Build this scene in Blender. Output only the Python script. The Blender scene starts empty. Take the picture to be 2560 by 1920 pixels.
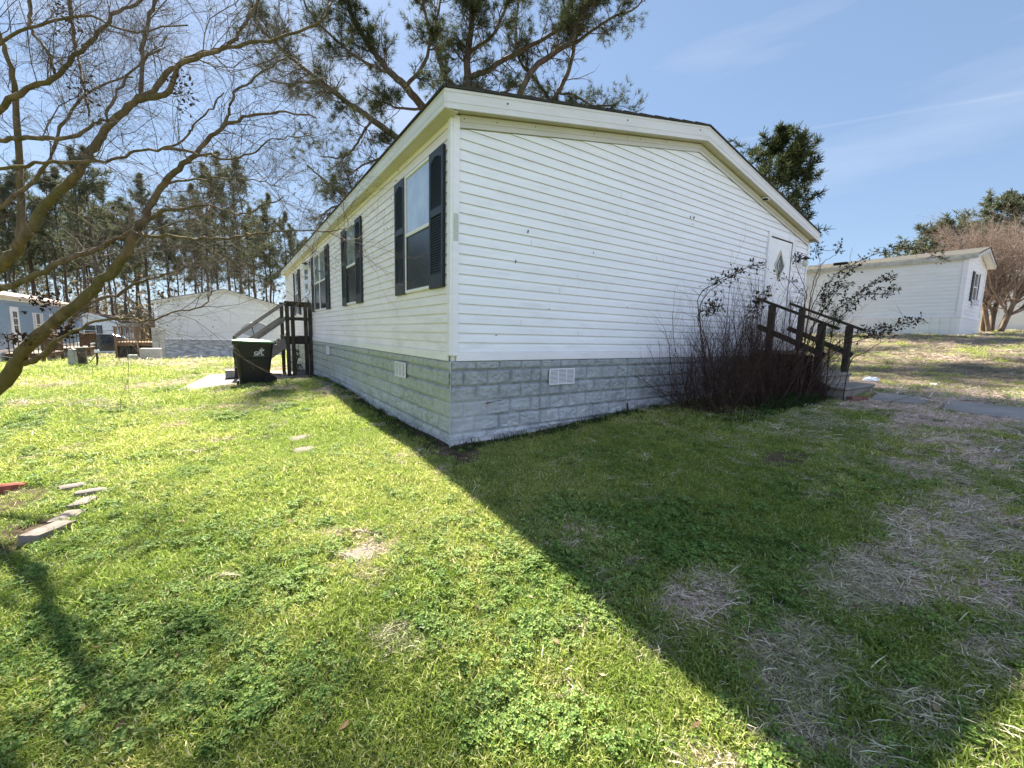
import bpy, math, random
import numpy as np
from mathutils import Vector, Matrix
random.seed(7); rng = np.random.default_rng(7)
S = bpy.context.scene
R = math.radians
# ------------------------------------------------------------------ camera
F, PITCH, ROLL, YAW = 1026.04, 0.1194, 0.0240, 0.5995
CAM = Vector((-1.898, -3.931, 0.1295))
def axes():
    cy, sy, cp, sp = math.cos(YAW), math.sin(YAW), math.cos(PITCH), math.sin(PITCH)
    fwd = Vector((sy*cp, cy*cp, -sp)); right = Vector((cy, -sy, 0)); up = right.cross(fwd)
    cr, sr = math.cos(ROLL), math.sin(ROLL)
    return cr*right+sr*up, -sr*right+cr*up, fwd
AR, AU, AF = axes()
cam = bpy.data.cameras.new('camera'); cam_o = bpy.data.objects.new('camera', cam)
S.collection.objects.link(cam_o); S.camera = cam_o
cam.sensor_width = 36; cam.lens = 36*F/2560; cam.clip_start = 0.05; cam.clip_end = 3000
m3 = Matrix((AR, AU, -AF)).transposed()
cam_o.matrix_world = Matrix.Translation(CAM) @ m3.to_4x4()
def at(px, py, D):            # survey helper: a sight line and a distance give a world point
    return CAM + D*(AF + (px-1280)/F*AR - (py-960)/F*AU)
# ------------------------------------------------------------------ sky, sun, exposure
SUN_DIR = Vector((0.07, 0.96, 1.0)).normalized()     # towards the sun
EL = math.asin(SUN_DIR.z); AZ = math.atan2(SUN_DIR.x, SUN_DIR.y)
W = bpy.data.worlds.new('World'); S.world = W; W.use_nodes = True
wn, wl = W.node_tree.nodes, W.node_tree.links
wn.clear()
def wnode(t, **k):
    n = wn.new(t)
    for a, b in k.items(): setattr(n, a, b)
    return n
sky = wnode('ShaderNodeTexSky', sky_type='NISHITA', sun_disc=False, sun_elevation=EL, sun_rotation=AZ, altitude=50, air_density=1.0, dust_density=0.3, ozone_density=3.0)
bg = wnode('ShaderNodeBackground'); bg.inputs[1].default_value = 0.066
wo = wnode('ShaderNodeOutputWorld')
tc = wnode('ShaderNodeTexCoord')
mp = wnode('ShaderNodeMapping'); mp.inputs['Scale'].default_value = (1.2, 0.6, 4.5); mp.inputs['Rotation'].default_value = (0.1, 0.12, 0.3)
wl.new(tc.outputs['Generated'], mp.inputs['Vector'])
nz = wnode('ShaderNodeTexNoise'); nz.inputs['Scale'].default_value = 1.7; nz.inputs['Detail'].default_value = 5; nz.inputs['Roughness'].default_value = 0.55
wl.new(mp.outputs[0], nz.inputs['Vector'])
rp = wnode('ShaderNodeMapRange'); rp.inputs['From Min'].default_value = 0.5; rp.inputs['From Max'].default_value = 0.85; rp.inputs['To Max'].default_value = 0.45; rp.clamp = True
wl.new(nz.outputs['Fac'], rp.inputs['Value'])
# one thin contrail: a narrow band round a great circle, faded along its length
def updir(px, py): return (AF + (px-1280)/F*AR - (py-960)/F*AU).normalized()
d1, d2 = updir(1950, 334), updir(2470, 246); nrm = d1.cross(d2).normalized(); mid = updir(2130, 300)
dt = wnode('ShaderNodeVectorMath', operation='DOT_PRODUCT'); dt.inputs[1].default_value = nrm
wl.new(tc.outputs['Generated'], dt.inputs[0])
ab = wnode('ShaderNodeMath', operation='ABSOLUTE'); wl.new(dt.outputs['Value'], ab.inputs[0])
cr1 = wnode('ShaderNodeMapRange'); cr1.inputs['From Min'].default_value = 0.0; cr1.inputs['From Max'].default_value = 0.0035; cr1.inputs['To Min'].default_value = 0.09; cr1.inputs['To Max'].default_value = 0
wl.new(ab.outputs[0], cr1.inputs['Value'])
dm = wnode('ShaderNodeVectorMath', operation='DOT_PRODUCT'); dm.inputs[1].default_value = mid; wl.new(tc.outputs['Generated'], dm.inputs[0])
cr2 = wnode('ShaderNodeMapRange'); cr2.inputs['From Min'].default_value = 0.972; cr2.inputs['From Max'].default_value = 0.985
wl.new(dm.outputs['Value'], cr2.inputs['Value'])
mu = wnode('ShaderNodeMath', operation='MULTIPLY'); wl.new(cr1.outputs[0], mu.inputs[0]); wl.new(cr2.outputs[0], mu.inputs[1])
ad = wnode('ShaderNodeMath', operation='ADD', use_clamp=True); wl.new(rp.outputs[0], ad.inputs[0]); wl.new(mu.outputs[0], ad.inputs[1])
mx = wnode('ShaderNodeMix', data_type='RGBA'); mx.inputs['B'].default_value = (3.0, 3.2, 3.6, 1)
gm = wnode('ShaderNodeGamma'); gm.inputs['Gamma'].default_value = 0.52; wl.new(sky.outputs[0], gm.inputs['Color'])
tn = wnode('ShaderNodeMix', data_type='RGBA', blend_type='MULTIPLY'); tn.inputs['Factor'].default_value = 1; tn.inputs['B'].default_value = (.84, .98, 1.17, 1)
wl.new(gm.outputs[0], tn.inputs['A'])
wl.new(ad.outputs[0], mx.inputs['Factor']); wl.new(tn.outputs['Result'], mx.inputs['A'])
# unseen bright cloud bank added opposite the sun to fill the shaded wall
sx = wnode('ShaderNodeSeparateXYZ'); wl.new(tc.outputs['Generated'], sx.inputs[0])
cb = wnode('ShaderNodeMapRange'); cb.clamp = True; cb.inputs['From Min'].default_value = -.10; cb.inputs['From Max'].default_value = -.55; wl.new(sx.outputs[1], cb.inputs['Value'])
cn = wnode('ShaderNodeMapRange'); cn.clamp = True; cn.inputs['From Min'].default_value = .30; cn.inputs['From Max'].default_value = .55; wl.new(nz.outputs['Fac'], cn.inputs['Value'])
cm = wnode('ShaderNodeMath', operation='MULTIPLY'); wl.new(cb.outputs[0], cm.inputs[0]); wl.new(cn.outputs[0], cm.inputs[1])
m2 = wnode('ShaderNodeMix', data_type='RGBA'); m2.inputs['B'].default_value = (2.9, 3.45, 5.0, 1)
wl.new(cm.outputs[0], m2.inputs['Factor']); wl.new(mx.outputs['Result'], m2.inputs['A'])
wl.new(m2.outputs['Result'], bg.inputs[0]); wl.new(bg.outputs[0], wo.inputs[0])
sl = bpy.data.lights.new('sun', 'SUN'); sl.energy = 4.8; sl.angle = R(0.8); sl.color = (1.0, 0.93, 0.77)
so = bpy.data.objects.new('sun', sl); S.collection.objects.link(so)
so.rotation_euler = SUN_DIR.to_track_quat('Z', 'Y').to_euler(); so.location = (0, 30, 40)
S.view_settings.view_transform = 'Standard'; S.view_settings.look = 'None'; S.view_settings.gamma = 1
S.view_settings.exposure = 2.25
S.render.engine = 'CYCLES'
S.cycles.max_bounces = 5; S.cycles.diffuse_bounces = 3; S.cycles.transmission_bounces = 4; S.cycles.transparent_max_bounces = 8
# ------------------------------------------------------------------ helpers
def link(o): S.collection.objects.link(o); return o
class MB:
    def __init__(s): s.v = []; s.f = []; s.n = 0
    def add(s, v, f):
        o = s.n
        s.v.extend([tuple(p) for p in v]); s.f.extend([tuple(i+o for i in q) for q in f]); s.n += len(v); return s
    def quad(s, a, b, c, d): return s.add([a, b, c, d], [(0, 1, 2, 3)])
    def box(s, x0, y0, z0, x1, y1, z1, M=None):
        v = [(x0,y0,z0),(x1,y0,z0),(x1,y1,z0),(x0,y1,z0),(x0,y0,z1),(x1,y0,z1),(x1,y1,z1),(x0,y1,z1)]
        if M is not None: v = [M @ Vector(p) for p in v]
        return s.add(v, [(0,3,2,1),(4,5,6,7),(0,1,5,4),(1,2,6,5),(2,3,7,6),(3,0,4,7)])
    def bbox(s, x0, y0, z0, x1, y1, z1, b=0.006, M=None):   # box with chamfered vertical and top edges
        b = min(b, (x1-x0)/3, (y1-y0)/3, (z1-z0)/3)
        def ring(x0, y0, x1, y1, z, c): return [(x0+c,y0,z),(x1-c,y0,z),(x1,y0+c,z),(x1,y1-c,z),(x1-c,y1,z),(x0+c,y1,z),(x0,y1-c,z),(x0,y0+c,z)]
        v = ring(x0+b,y0+b,x1-b,y1-b,z0,b*.5)+ring(x0,y0,x1,y1,z0+b,b)+ring(x0,y0,x1,y1,z1-b,b)+ring(x0+b,y0+b,x1-b,y1-b,z1,b*.5)
        f = [tuple(range(7,-1,-1)), tuple(range(24,32))]
        for k in range(3):
            for i in range(8): j = (i+1) % 8; f.append((k*8+i, k*8+j, k*8+8+j, k*8+8+i))
        if M is not None: v = [M @ Vector(p) for p in v]
        return s.add(v, f)
    def beam(s, a, b, w, h, up=(0,0,1), ch=0.004):          # rectangular bar from a to b
        a, b = Vector(a), Vector(b); d = b-a; L = d.length; d.normalize(); u = Vector(up)
        sd = d.cross(u)
        if sd.length < 1e-4: sd = d.cross(Vector((0, 1, 0)))
        sd.normalize(); u = sd.cross(d)
        M = Matrix((d, sd, u)).transposed().to_4x4(); M.translation = a
        return s.bbox(0, -w/2, -h/2, L, w/2, h/2, ch, M)
    def tube(s, pts, rad, n=6, cap=True):
        pts = [Vector(p) for p in pts]; k = len(pts)
        if k < 2: return s
        if not hasattr(rad, '__len__'): rad = [rad]*k
        prev = None; vs = []
        for i, p in enumerate(pts):
            d = (pts[min(i+1,k-1)]-pts[max(i-1,0)])
            if d.length < 1e-6: d = Vector((0,0,1))
            d.normalize()
            if prev is None: a = d.orthogonal().normalized()
            else:
                a = prev - d*prev.dot(d)
                a = a.normalized() if a.length > 1e-6 else d.orthogonal().normalized()
            prev = a; b = d.cross(a)
            for j in range(n):
                t = 2*math.pi*j/n; vs.append(p + rad[i]*(math.cos(t)*a+math.sin(t)*b))
        fs = [(i*n+j, i*n+(j+1)%n, (i+1)*n+(j+1)%n, (i+1)*n+j) for i in range(k-1) for j in range(n)]
        if cap: fs += [tuple(range(n-1,-1,-1)), tuple(range((k-1)*n, k*n))]
        return s.add(vs, fs)
    def lathe(s, prof, n=20, M=None):
        vs = [Vector((r*math.cos(2*math.pi*j/n), r*math.sin(2*math.pi*j/n), z)) for r, z in prof for j in range(n)]
        if M is not None: vs = [M @ v for v in vs]
        k = len(prof)
        fs = [(i*n+j, i*n+(j+1)%n, (i+1)*n+(j+1)%n, (i+1)*n+j) for i in range(k-1) for j in range(n)]
        fs += [tuple(range(n-1,-1,-1)), tuple(range((k-1)*n, k*n))]
        return s.add(vs, fs)
    def build(s, name, mat, parent=None, smooth=False, **tags):
        me = bpy.data.meshes.new(name)
        v = np.array([tuple(p) for p in s.v], dtype=np.float64).reshape(-1, 3)
        if parent is not None: v = v - np.array(WLOC.get(parent.name, (0,0,0)))
        me.from_pydata(v.tolist(), [], s.f); me.materials.append(mat)
        if smooth: me.polygons.foreach_set('use_smooth', [True]*len(me.polygons))
        me.update()
        o = link(bpy.data.objects.new(name, me))
        if parent is not None: o.parent = parent; WLOC[o.name] = WLOC.get(parent.name, (0,0,0))
        return tag(o, **tags)
WLOC = {}
def tag(o, label=None, cat=None, group=None, kind=None):
    if label: o['label'] = label
    if cat: o['category'] = cat
    if group: o['group'] = group
    if kind: o['kind'] = kind
    return o
def thing(name, loc, label, cat, group=None):
    o = link(bpy.data.objects.new(name, None)); o.location = loc; o.empty_display_size = 0.2
    WLOC[o.name] = tuple(loc)
    return tag(o, label, cat, group)
def split_build(mb, name, mat, parent):            # every loose piece becomes a part of its own
    par = list(range(len(mb.v)))
    def fd(i):
        while par[i] != i: par[i] = par[par[i]]; i = par[i]
        return i
    for f in mb.f:
        for q in f[1:]: par[fd(q)] = fd(f[0])
    gr = {}
    for f in mb.f: gr.setdefault(fd(f[0]), []).append(f)
    for fs in gr.values():
        ids = sorted({i for f in fs for i in f}); mp_ = {i: k for k, i in enumerate(ids)}
        m = MB(); m.add([mb.v[i] for i in ids], [tuple(mp_[i] for i in f) for f in fs]); m.build(name, mat, parent)
def kids(o): return [c for c in o.children]
def copy_tree(o, parent=None):
    c = o.copy(); link(c)
    if parent is not None: c.parent = parent
    for ch in list(o.children): copy_tree(ch, c)
    return c
# ------------------------------------------------------------------ materials
class NM:                                            # tiny node-material writer
    def __init__(s, name, rough=0.7, spec=0.3):
        s.m = bpy.data.materials.new(name); s.m.use_nodes = True
        s.n, s.l = s.m.node_tree.nodes, s.m.node_tree.links
        s.p = s.n['Principled BSDF']; s.p.inputs['Roughness'].default_value = rough
        s.p.inputs['Specular IOR Level'].default_value = spec
        s.out = s.n['Material Output']
    def new(s, t, **k):
        n = s.n.new(t)
        for a, b in k.items(): setattr(n, a, b)
        return n
    def coord(s, scale=(1,1,1), kind='Object', rot=(0,0,0)):
        t = s.new('ShaderNodeTexCoord'); m = s.new('ShaderNodeMapping'); m.inputs['Scale'].default_value = scale; m.inputs['Rotation'].default_value = rot
        s.l.new(t.outputs[kind], m.inputs['Vector']); return m.outputs[0]
    def noise(s, sc, det=4, ro=0.55, vec=None, dist=0):
        n = s.new('ShaderNodeTexNoise'); n.inputs['Scale'].default_value = sc; n.inputs['Detail'].default_value = det
        n.inputs['Roughness'].default_value = ro; n.inputs['Distortion'].default_value = dist
        s.l.new(vec if vec is not None else s.coord(), n.inputs['Vector']); return n.outputs['Fac']
    def rng(s, v, a, b, c=0, d=1):
        n = s.new('ShaderNodeMapRange'); n.clamp = True
        for k, x in zip(('From Min','From Max','To Min','To Max'), (a,b,c,d)): n.inputs[k].default_value = x
        s.l.new(v, n.inputs['Value']); return n.outputs[0]
    def mul(s, a, b, op='MULTIPLY'):
        n = s.new('ShaderNodeMath', operation=op)
        for i, x in enumerate((a, b)):
            if isinstance(x, (int, float)): n.inputs[i].default_value = x
            else: s.l.new(x, n.inputs[i])
        return n.outputs[0]
    def mix(s, f, a, b, blend='MIX'):
        n = s.new('ShaderNodeMix', data_type='RGBA', blend_type=blend)
        for k, x in (('Factor', f), ('A', a), ('B', b)):
            if isinstance(x, (int, float)): n.inputs[k].default_value = x
            elif isinstance(x, tuple): n.inputs[k].default_value = x if len(x) == 4 else (*x, 1)
            else: s.l.new(x, n.inputs[k])
        return n.outputs['Result']
    def ramp(s, v, stops):
        n = s.new('ShaderNodeValToRGB'); e = n.color_ramp.elements
        while len(e) < len(stops): e.new(0.5)
        for q, (pos, c) in zip(e, stops): q.position = pos; q.color = (*c, 1)
        s.l.new(v, n.inputs['Fac']); return n.outputs['Color']
    def col(s, c):
        if isinstance(c, tuple): s.p.inputs['Base Color'].default_value = (*c, 1)
        else: s.l.new(c, s.p.inputs['Base Color'])
        return s
    def bump(s, h, st=0.3, dist=0.01):
        n = s.new('ShaderNodeBump'); n.inputs['Strength'].default_value = st; n.inputs['Distance'].default_value = dist
        s.l.new(h, n.inputs['Height']); s.l.new(n.outputs[0], s.p.inputs['Normal']); return s
    def pos(s):
        g = s.new('ShaderNodeNewGeometry'); x = s.new('ShaderNodeSeparateXYZ'); s.l.new(g.outputs['Position'], x.inputs[0]); return x.outputs
    def attr(s, name, typ='GEOMETRY'):
        a = s.new('ShaderNodeAttribute', attribute_name=name, attribute_type=typ); return a
def simple(name, c, rough=0.7, spec=0.3, var=0.25, sc=6, bump=0.0, metal=0):
    k = NM(name, rough, spec); n = k.noise(sc, 5, 0.6)
    lo = tuple(x*(1-var) for x in c); hi = tuple(min(1, x*(1+var)) for x in c)
    k.col(k.mix(k.rng(n, .3, .7), lo, hi)); k.p.inputs['Metallic'].default_value = metal
    if bump: k.bump(k.noise(sc*8, 4, .6), bump, 0.004)
    return k.m
def foliage(name, stops, transl=0.35, rough=0.55, attr=None):
    k = NM(name, rough+.25, 0.08); oi = k.new('ShaderNodeObjectInfo'); gi = k.new('ShaderNodeNewGeometry')
    r = gi.outputs['Random Per Island'] if attr is None else oi.outputs['Random']
    c = k.ramp(r, stops); k.col(c)
    t = k.new('ShaderNodeBsdfTranslucent'); k.l.new(c, t.inputs['Color'])
    m = k.new('ShaderNodeMixShader'); m.inputs[0].default_value = transl
    k.l.new(k.p.outputs[0], m.inputs[1]); k.l.new(t.outputs[0], m.inputs[2]); k.l.new(m.outputs[0], k.out.inputs[0])
    return k.m
# vinyl siding: off-white with faint streaks, specks, and algae low on the side wall
def vinyl(name, base, algae=0.5, low=-0.1, high=1.0, laps=False):
    k = NM(name, 0.42, 0.35)
    st = k.noise(1.3, 6, .62, k.coord((0.6,0.6,5)))
    c = k.mix(k.rng(st, .35, .75), base, tuple(x*.90 for x in base))
    blot = k.noise(3.0, 6, .7, k.coord((0.35,0.35,1.0)))
    p = k.pos()
    zf = k.rng(p[2], low, high, 1, 0)
    alg = k.mul(k.mul(k.rng(blot, .47, .72), zf), algae)
    c = k.mix(alg, c, (0.45, 0.43, 0.30))
    gr = k.rng(k.noise(3.2, 7, .75, k.coord((.45,.45,2.6))), .52, .78, 0, .34)
    c = k.mix(gr, c, (0.36, 0.36, 0.33))
    speck = k.rng(k.noise(60, 2, .5), .77, .80)
    c = k.mix(k.mul(speck, .55), c, (0.12, 0.1, 0.08))
    if laps:       # grime line at every lap edge, with the lip's shade painted in too
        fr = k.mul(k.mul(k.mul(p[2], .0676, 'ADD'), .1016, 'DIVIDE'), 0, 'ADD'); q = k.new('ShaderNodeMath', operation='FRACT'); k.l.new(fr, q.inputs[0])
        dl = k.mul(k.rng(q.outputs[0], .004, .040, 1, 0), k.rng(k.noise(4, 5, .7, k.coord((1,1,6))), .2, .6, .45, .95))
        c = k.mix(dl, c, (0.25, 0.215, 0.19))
    k.col(c); k.bump(k.noise(2.2, 3, .5, k.coord((.6,.6,2))), .12, .02)
    return k.m
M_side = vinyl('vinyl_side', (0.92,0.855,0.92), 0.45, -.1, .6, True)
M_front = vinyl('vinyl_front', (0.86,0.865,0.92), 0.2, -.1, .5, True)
M_plain = vinyl('vinyl_plain', (0.87,0.87,0.885), 0.1, -.1, .5)
M_fascia = vinyl('fascia_metal', (0.69,0.675,0.70), 0.35, 1.5, 5.0)
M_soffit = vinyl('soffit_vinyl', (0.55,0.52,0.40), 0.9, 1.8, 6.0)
M_trim = vinyl('white_trim', (0.84,0.82,0.87), 0.2, -.2, .8)
M_neigh = vinyl('neighbour_vinyl', (0.62,0.63,0.64), .2, -2, 0)
M_neighw = vinyl('neighbour_white', (0.78,0.78,0.77), .2, -2, 1)
def skirt_mat(name, c0, c1, green=0.5):
    k = NM(name, 0.6, 0.3); p = k.pos()
    n = k.noise(2.2, 6, .65); c = k.mix(k.rng(n, .3, .7), c0, c1)
    white = k.mul(k.rng(p[2], -1.1, -.55, 1, 0), k.rng(k.noise(3.5, 5, .6, k.coord((.7,.7,2))), .38, .6))
    c = k.mix(k.mul(white, .8), c, (0.66,0.68,0.69))
    g = k.mul(k.rng(k.noise(1.6, 5, .6), .42, .65), green)
    c = k.mix(g, c, (0.33,0.37,0.29))
    d = k.mul(k.rng(k.noise(30, 5, .7, k.coord((1,1,.35))), .55, .75), .35)
    c = k.mix(d, c, (0.10,0.11,0.11))
    j = k.attr('joint').outputs['Fac']; c = k.mix(k.mul(j, .5), c, (0.085,0.092,0.10))  # darkens dirty joints and the painted relief shading
    k.col(c); k.bump(k.noise(28, 4, .6), .25, .006); return k.m
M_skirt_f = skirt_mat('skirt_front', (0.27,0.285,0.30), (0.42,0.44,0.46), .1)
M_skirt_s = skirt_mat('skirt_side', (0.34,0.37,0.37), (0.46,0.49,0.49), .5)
M_shutter = simple('shutter_plastic', (0.014,0.020,0.027), .45, .4, .2, 12, .15)
M_louvre_lit = simple('louvre_lit_plastic', (.034,.047,.060), .4, .5, .2, 12, .1)  # shutter plastic made lighter, painting in the light the slats catch
def wood(name, c, var=.45, grain=1.0):
    k = NM(name, .85, .15)
    n = k.noise(5, 7, .7, k.coord((1,1,1))); g = k.noise(30, 5, .7, k.coord((2,2,.6)))
    c1 = k.mix(k.rng(n, .3, .7), tuple(x*(1-var) for x in c), tuple(x*(1+var) for x in c))
    c1 = k.mix(k.rng(g, .45, .7, 0, .5*grain), c1, tuple(x*.35 for x in c))
    k.col(c1); k.bump(g, .5, .004); return k.m
M_wooddark = wood('weathered_dark_wood', (0.055,0.050,0.040), .6)
M_woodgrey = wood('weathered_grey_wood', (0.20,0.185,0.165), .35)
M_woodbrown = wood('stained_wood', (0.115,0.075,0.052), .3)
def concrete(name, c):
    k = NM(name, .9, .2); n = k.noise(2.5, 7, .65); s = k.noise(40, 5, .7)
    x = k.mix(k.rng(n, .3, .7), tuple(v*.72 for v in c), tuple(v*1.15 for v in c))
    x = k.mix(k.rng(s, .55, .75, 0, .35), x, tuple(v*.45 for v in c))
    k.col(x); k.bump(s, .4, .004); return k.m
M_conc = concrete('concrete', (0.24,0.215,0.195)); M_concg = concrete('concrete_grey', (0.27,0.265,0.25))
M_glass = None
def glass(name, base, rough, ior, spec=0.5, screen=0):
    k = NM(name, rough, spec); k.p.inputs['IOR'].default_value = ior
    n = k.noise(2.2, 3, .5); k.col(k.mix(k.rng(n,.35,.65), base, tuple(x*.6 for x in base)))
    k.bump(k.noise(1.4, 2, .4), .05, .03); k.p.inputs['Coat Weight'].default_value = 0.6 if not screen else 0
    return k.m
M_pane = glass('window_glass', (0.34,0.41,0.50), .03, 2.1)  # pale blue base paints the sky reflection into the glass
M_screen = glass('screened_glass', (0.030,0.038,0.045), .18, 1.45, .5, 1)
M_dark = simple('dark_rubber', (0.012,0.012,0.013), .6, .3)
M_black = simple('black_metal', (0.015,0.015,0.017), .4, .5)
# shingles
def shingle(name, c):
    k = NM(name, .95, .1)
    b = k.new('ShaderNodeTexBrick'); b.inputs['Scale'].default_value = 1; b.inputs['Brick Width'].default_value = .3; b.inputs['Row Height'].default_value = .14
    b.inputs['Mortar Size'].default_value = .006; b.inputs['Color1'].default_value = (*c,1); b.inputs['Color2'].default_value = (*[x*.7 for x in c],1); b.inputs['Mortar'].default_value = (*[x*.3 for x in c],1)
    k.l.new(k.coord(rot=(0,0,math.pi/2)), b.inputs['Vector'])
    k.col(k.mix(k.rng(k.noise(40,4,.7),.3,.7,0,.5), b.outputs['Color'], tuple(x*1.5 for x in c))); return k.m
M_roof = shingle('dark_shingles', (0.05,0.048,0.045)); M_rooft = shingle('tan_shingles', (0.078,0.074,0.070))
# bark
def bark(name, c0, c1, moss, sc=10):
    k = NM(name, .9, .15); n = k.noise(sc, 6, .65, k.coord((1,1,.35))); g = k.noise(1.6, 4, .6)
    c = k.mix(k.rng(n,.35,.65), c0, c1); c = k.mix(k.rng(g,.42,.62,0,.75), c, moss)
    k.col(c); k.bump(n, .7, .02); return k.m
M_myrtle = bark('myrtle_bark', (0.07,0.050,0.034), (0.20,0.14,0.09), (0.10,0.085,0.026), 14)
M_twig = bark('twig_bark', (0.085,0.066,0.055), (0.22,0.18,0.155), (0.08,0.06,0.045), 14)
M_pinebark = bark('pine_bark', (0.045,0.032,0.027), (0.14,0.10,0.085), (0.09,0.075,0.06), 6)
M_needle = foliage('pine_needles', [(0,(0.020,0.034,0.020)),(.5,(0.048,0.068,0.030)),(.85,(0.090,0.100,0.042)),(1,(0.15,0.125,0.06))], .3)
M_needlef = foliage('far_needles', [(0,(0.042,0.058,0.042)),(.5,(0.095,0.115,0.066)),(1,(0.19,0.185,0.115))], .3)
exec_later = []
# ------------------------------------------------------------------ terrain
CP = np.array([(0,0,-1.10),(0,2.5,-1.10),(0,4.6,-1.03),(0,9,-1.14),(0,15,-1.3),(1,0,-1.05),(2.3,0,-.98),(4.1,0,-.90),(6.5,0,-.83),(8.3,0,-.74),
 (-1.9,-3.9,-1.34),(0,-3.8,-1.28),(-3,0,-1.30),(3,-3.5,-1.08),(-6,-1,-1.4),(-1.5,-1.4,-1.23),(-3,7,-1.2),(-7,18,-1.47),(-6,28,-1.98),(1,32,-2.05),(-12,28,-2.05),
 (-12,42,-2.3),(-11,50,-2.65),(-12,56,-2.75),(-20,20,-1.9),(-6,-12,-1.6),(3,-12,-1.2),(7,-1.5,-.80),(7,-3.2,-.80),(6,-2.5,-.86),(7,-8,-.85),(11,-2,-.62),(11,4,-.6),
 (15,-2,-.17),(15,4,-.12),(19,-2,.20),(23,-.4,.54),(23,8,.50),(27,-.4,.62),(35,0,.91),(48,0,1.4),(30,-12,.4),(16,-12,-.3),(60,-20,1.4),(12,15,-.7),(20,25,-.2),(5,40,-2.2),
 (-15,65,-2.8),(0,70,-2.6),(30,60,-1.2),(60,30,1.2),(-40,40,-2.6),(-40,0,-2.2),(-10,8,-1.45)], dtype=float)
def rbf_fit():
    P = CP[:, :2]; d = np.linalg.norm(P[:,None]-P[None], axis=2); K = np.sqrt(d*d+4.0)
    n = len(CP); A = np.zeros((n+3, n+3)); A[:n,:n] = -K - 0*np.eye(n); A[:n,:n] += np.eye(n)*-.02
    A[:n,n] = 1; A[:n,n+1:] = P; A[n,:n] = 1; A[n+1:,:n] = P.T
    return np.linalg.solve(A, np.concatenate([CP[:,2], np.zeros(3)]))
RW = rbf_fit()
def gz(x, y):
    x = np.atleast_1d(np.asarray(x, float)); y = np.atleast_1d(np.asarray(y, float))
    x = np.clip(x, -90, 110); y = np.clip(y, -60, 120)
    out = np.zeros(x.shape); n = len(CP)
    for i in range(n): out -= RW[i]*np.sqrt((x-CP[i,0])**2+(y-CP[i,1])**2+4.0)
    out += RW[n]+RW[n+1]*x+RW[n+2]*y
    return np.clip(out, -4, 3)
def g1(x, y): return float(gz(x, y)[0])
_perm = rng.permutation(4096)
def vnoise(x, y, seed=0):
    xi = np.floor(x).astype(int); yi = np.floor(y).astype(int); fx = x-xi; fy = y-yi
    fx = fx*fx*(3-2*fx); fy = fy*fy*(3-2*fy)
    def h(a, b): return _perm[(_perm[(a+seed*131) & 4095]+b) & 4095]/4095.0
    return (h(xi,yi)*(1-fx)+h(xi+1,yi)*fx)*(1-fy)+(h(xi,yi+1)*(1-fx)+h(xi+1,yi+1)*fx)*fy
def fbm(x, y, seed=0, o=4):
    s = 0; a = .5; t = 0
    for i in range(o): s = s+a*vnoise(x*2**i, y*2**i, seed+i*7); t += a; a *= .5
    return s/t
def sst(v, a, b): t = np.clip((v-a)/(b-a), 0, 1); return t*t*(3-2*t)
# soil, dry grass and clover cover of the lawn, as functions of place
SPOTS_DRY = [(2.2,-3.65,1.6,.25),(1.25,-3.0,.5,.5),(1.6,-2.7,.9,.35),(2.6,-3.1,1.3,.4),(.75,-2.85,.45,.3),(3.8,-3.3,1.2,.45),(.25,-1.9,.22,.22),(1.1,-3.3,.6,.3),(3.2,-2.1,.7,.25),(-.95,-2.2,.22,.3),(-1.35,-1.0,.3,.2),(5.2,-2.9,1.2,.4)]
SPOTS_CLO = [(.6,-1.3,1.5,.9),(-1.9,-1.7,.8,.7),(-1.2,-2.6,.7,.5),(1.9,-1.9,1.0,.5),(-2.4,-.9,.6,.8),(.3,-2.6,.35,.3),(-.2,-3.3,.4,.4)]
def ground_pt(px, py):
    d = np.array(updir(px, py)); lo = .5
    for i in range(60):
        p = np.array(CAM)+d*lo; h = p[2]-g1(p[0], p[1])
        if abs(h) < .003: break
        lo += h/max(.05, -d[2])*.7
    return p[:2]
def surveyed(L):
    out = []
    for px, py, a, b, w in L:
        c = ground_pt(px, py); M = np.stack([ground_pt(px+a*.5, py)-c, ground_pt(px, py+b*.5)-c], 1)*2; out.append((c, np.linalg.inv(M), w))
    return out
def sur(x, y, spots, seed):
    r = np.zeros(np.shape(x)); w_ = (fbm(x*2.1, y*2.1, seed)-.5)*1.1+(fbm(x*7, y*7, seed+3)-.5)*.7
    for c, Mi, w in spots:
        dx, dy = x-c[0], y-c[1]; u = Mi[0,0]*dx+Mi[0,1]*dy; v = Mi[1,0]*dx+Mi[1,1]*dy; r = np.maximum(r, w*(1-sst(np.sqrt(u*u+v*v)+w_, .45, 1.35)))
    return r
DRY_S = surveyed([(1990,1700,170,210,1),(2210,1420,200,120,.95),(2400,1290,210,150,.85),(2470,1130,130,60,.8),(1735,1480,100,70,.95),(1460,1345,60,38,.75),(2310,1780,200,120,.7),(2480,1560,110,170,.8),(2300,1180,140,45,.75),
  (1000,1590,60,45,.8),(905,1385,95,60,.7),(860,1335,60,25,.6),(1800,1905,110,40,.9),(2120,1880,160,60,.8),(610,1020,110,14,.6),(430,1030,90,12,.6),(700,1000,60,16,.5),(230,1010,120,12,.6),(120,960,110,12,.65),(520,1440,90,35,.35),(1640,1620,70,60,.5),(1420,1720,50,30,.5)])
CLO_S = surveyed([(1500,1370,330,170,1),(1930,1460,180,130,1),(2110,1740,60,110,1),(1560,1560,120,70,.9),(2120,1220,230,45,.8),(1700,1290,200,60,.8),(330,1600,330,190,.8),(700,1480,170,90,.8),(700,1700,260,120,.7),(1250,1800,260,110,.95),(1100,1560,130,70,.6),(560,1330,150,60,.6),(2330,1560,80,40,.9),(1350,1600,110,90,.8)])
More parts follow.
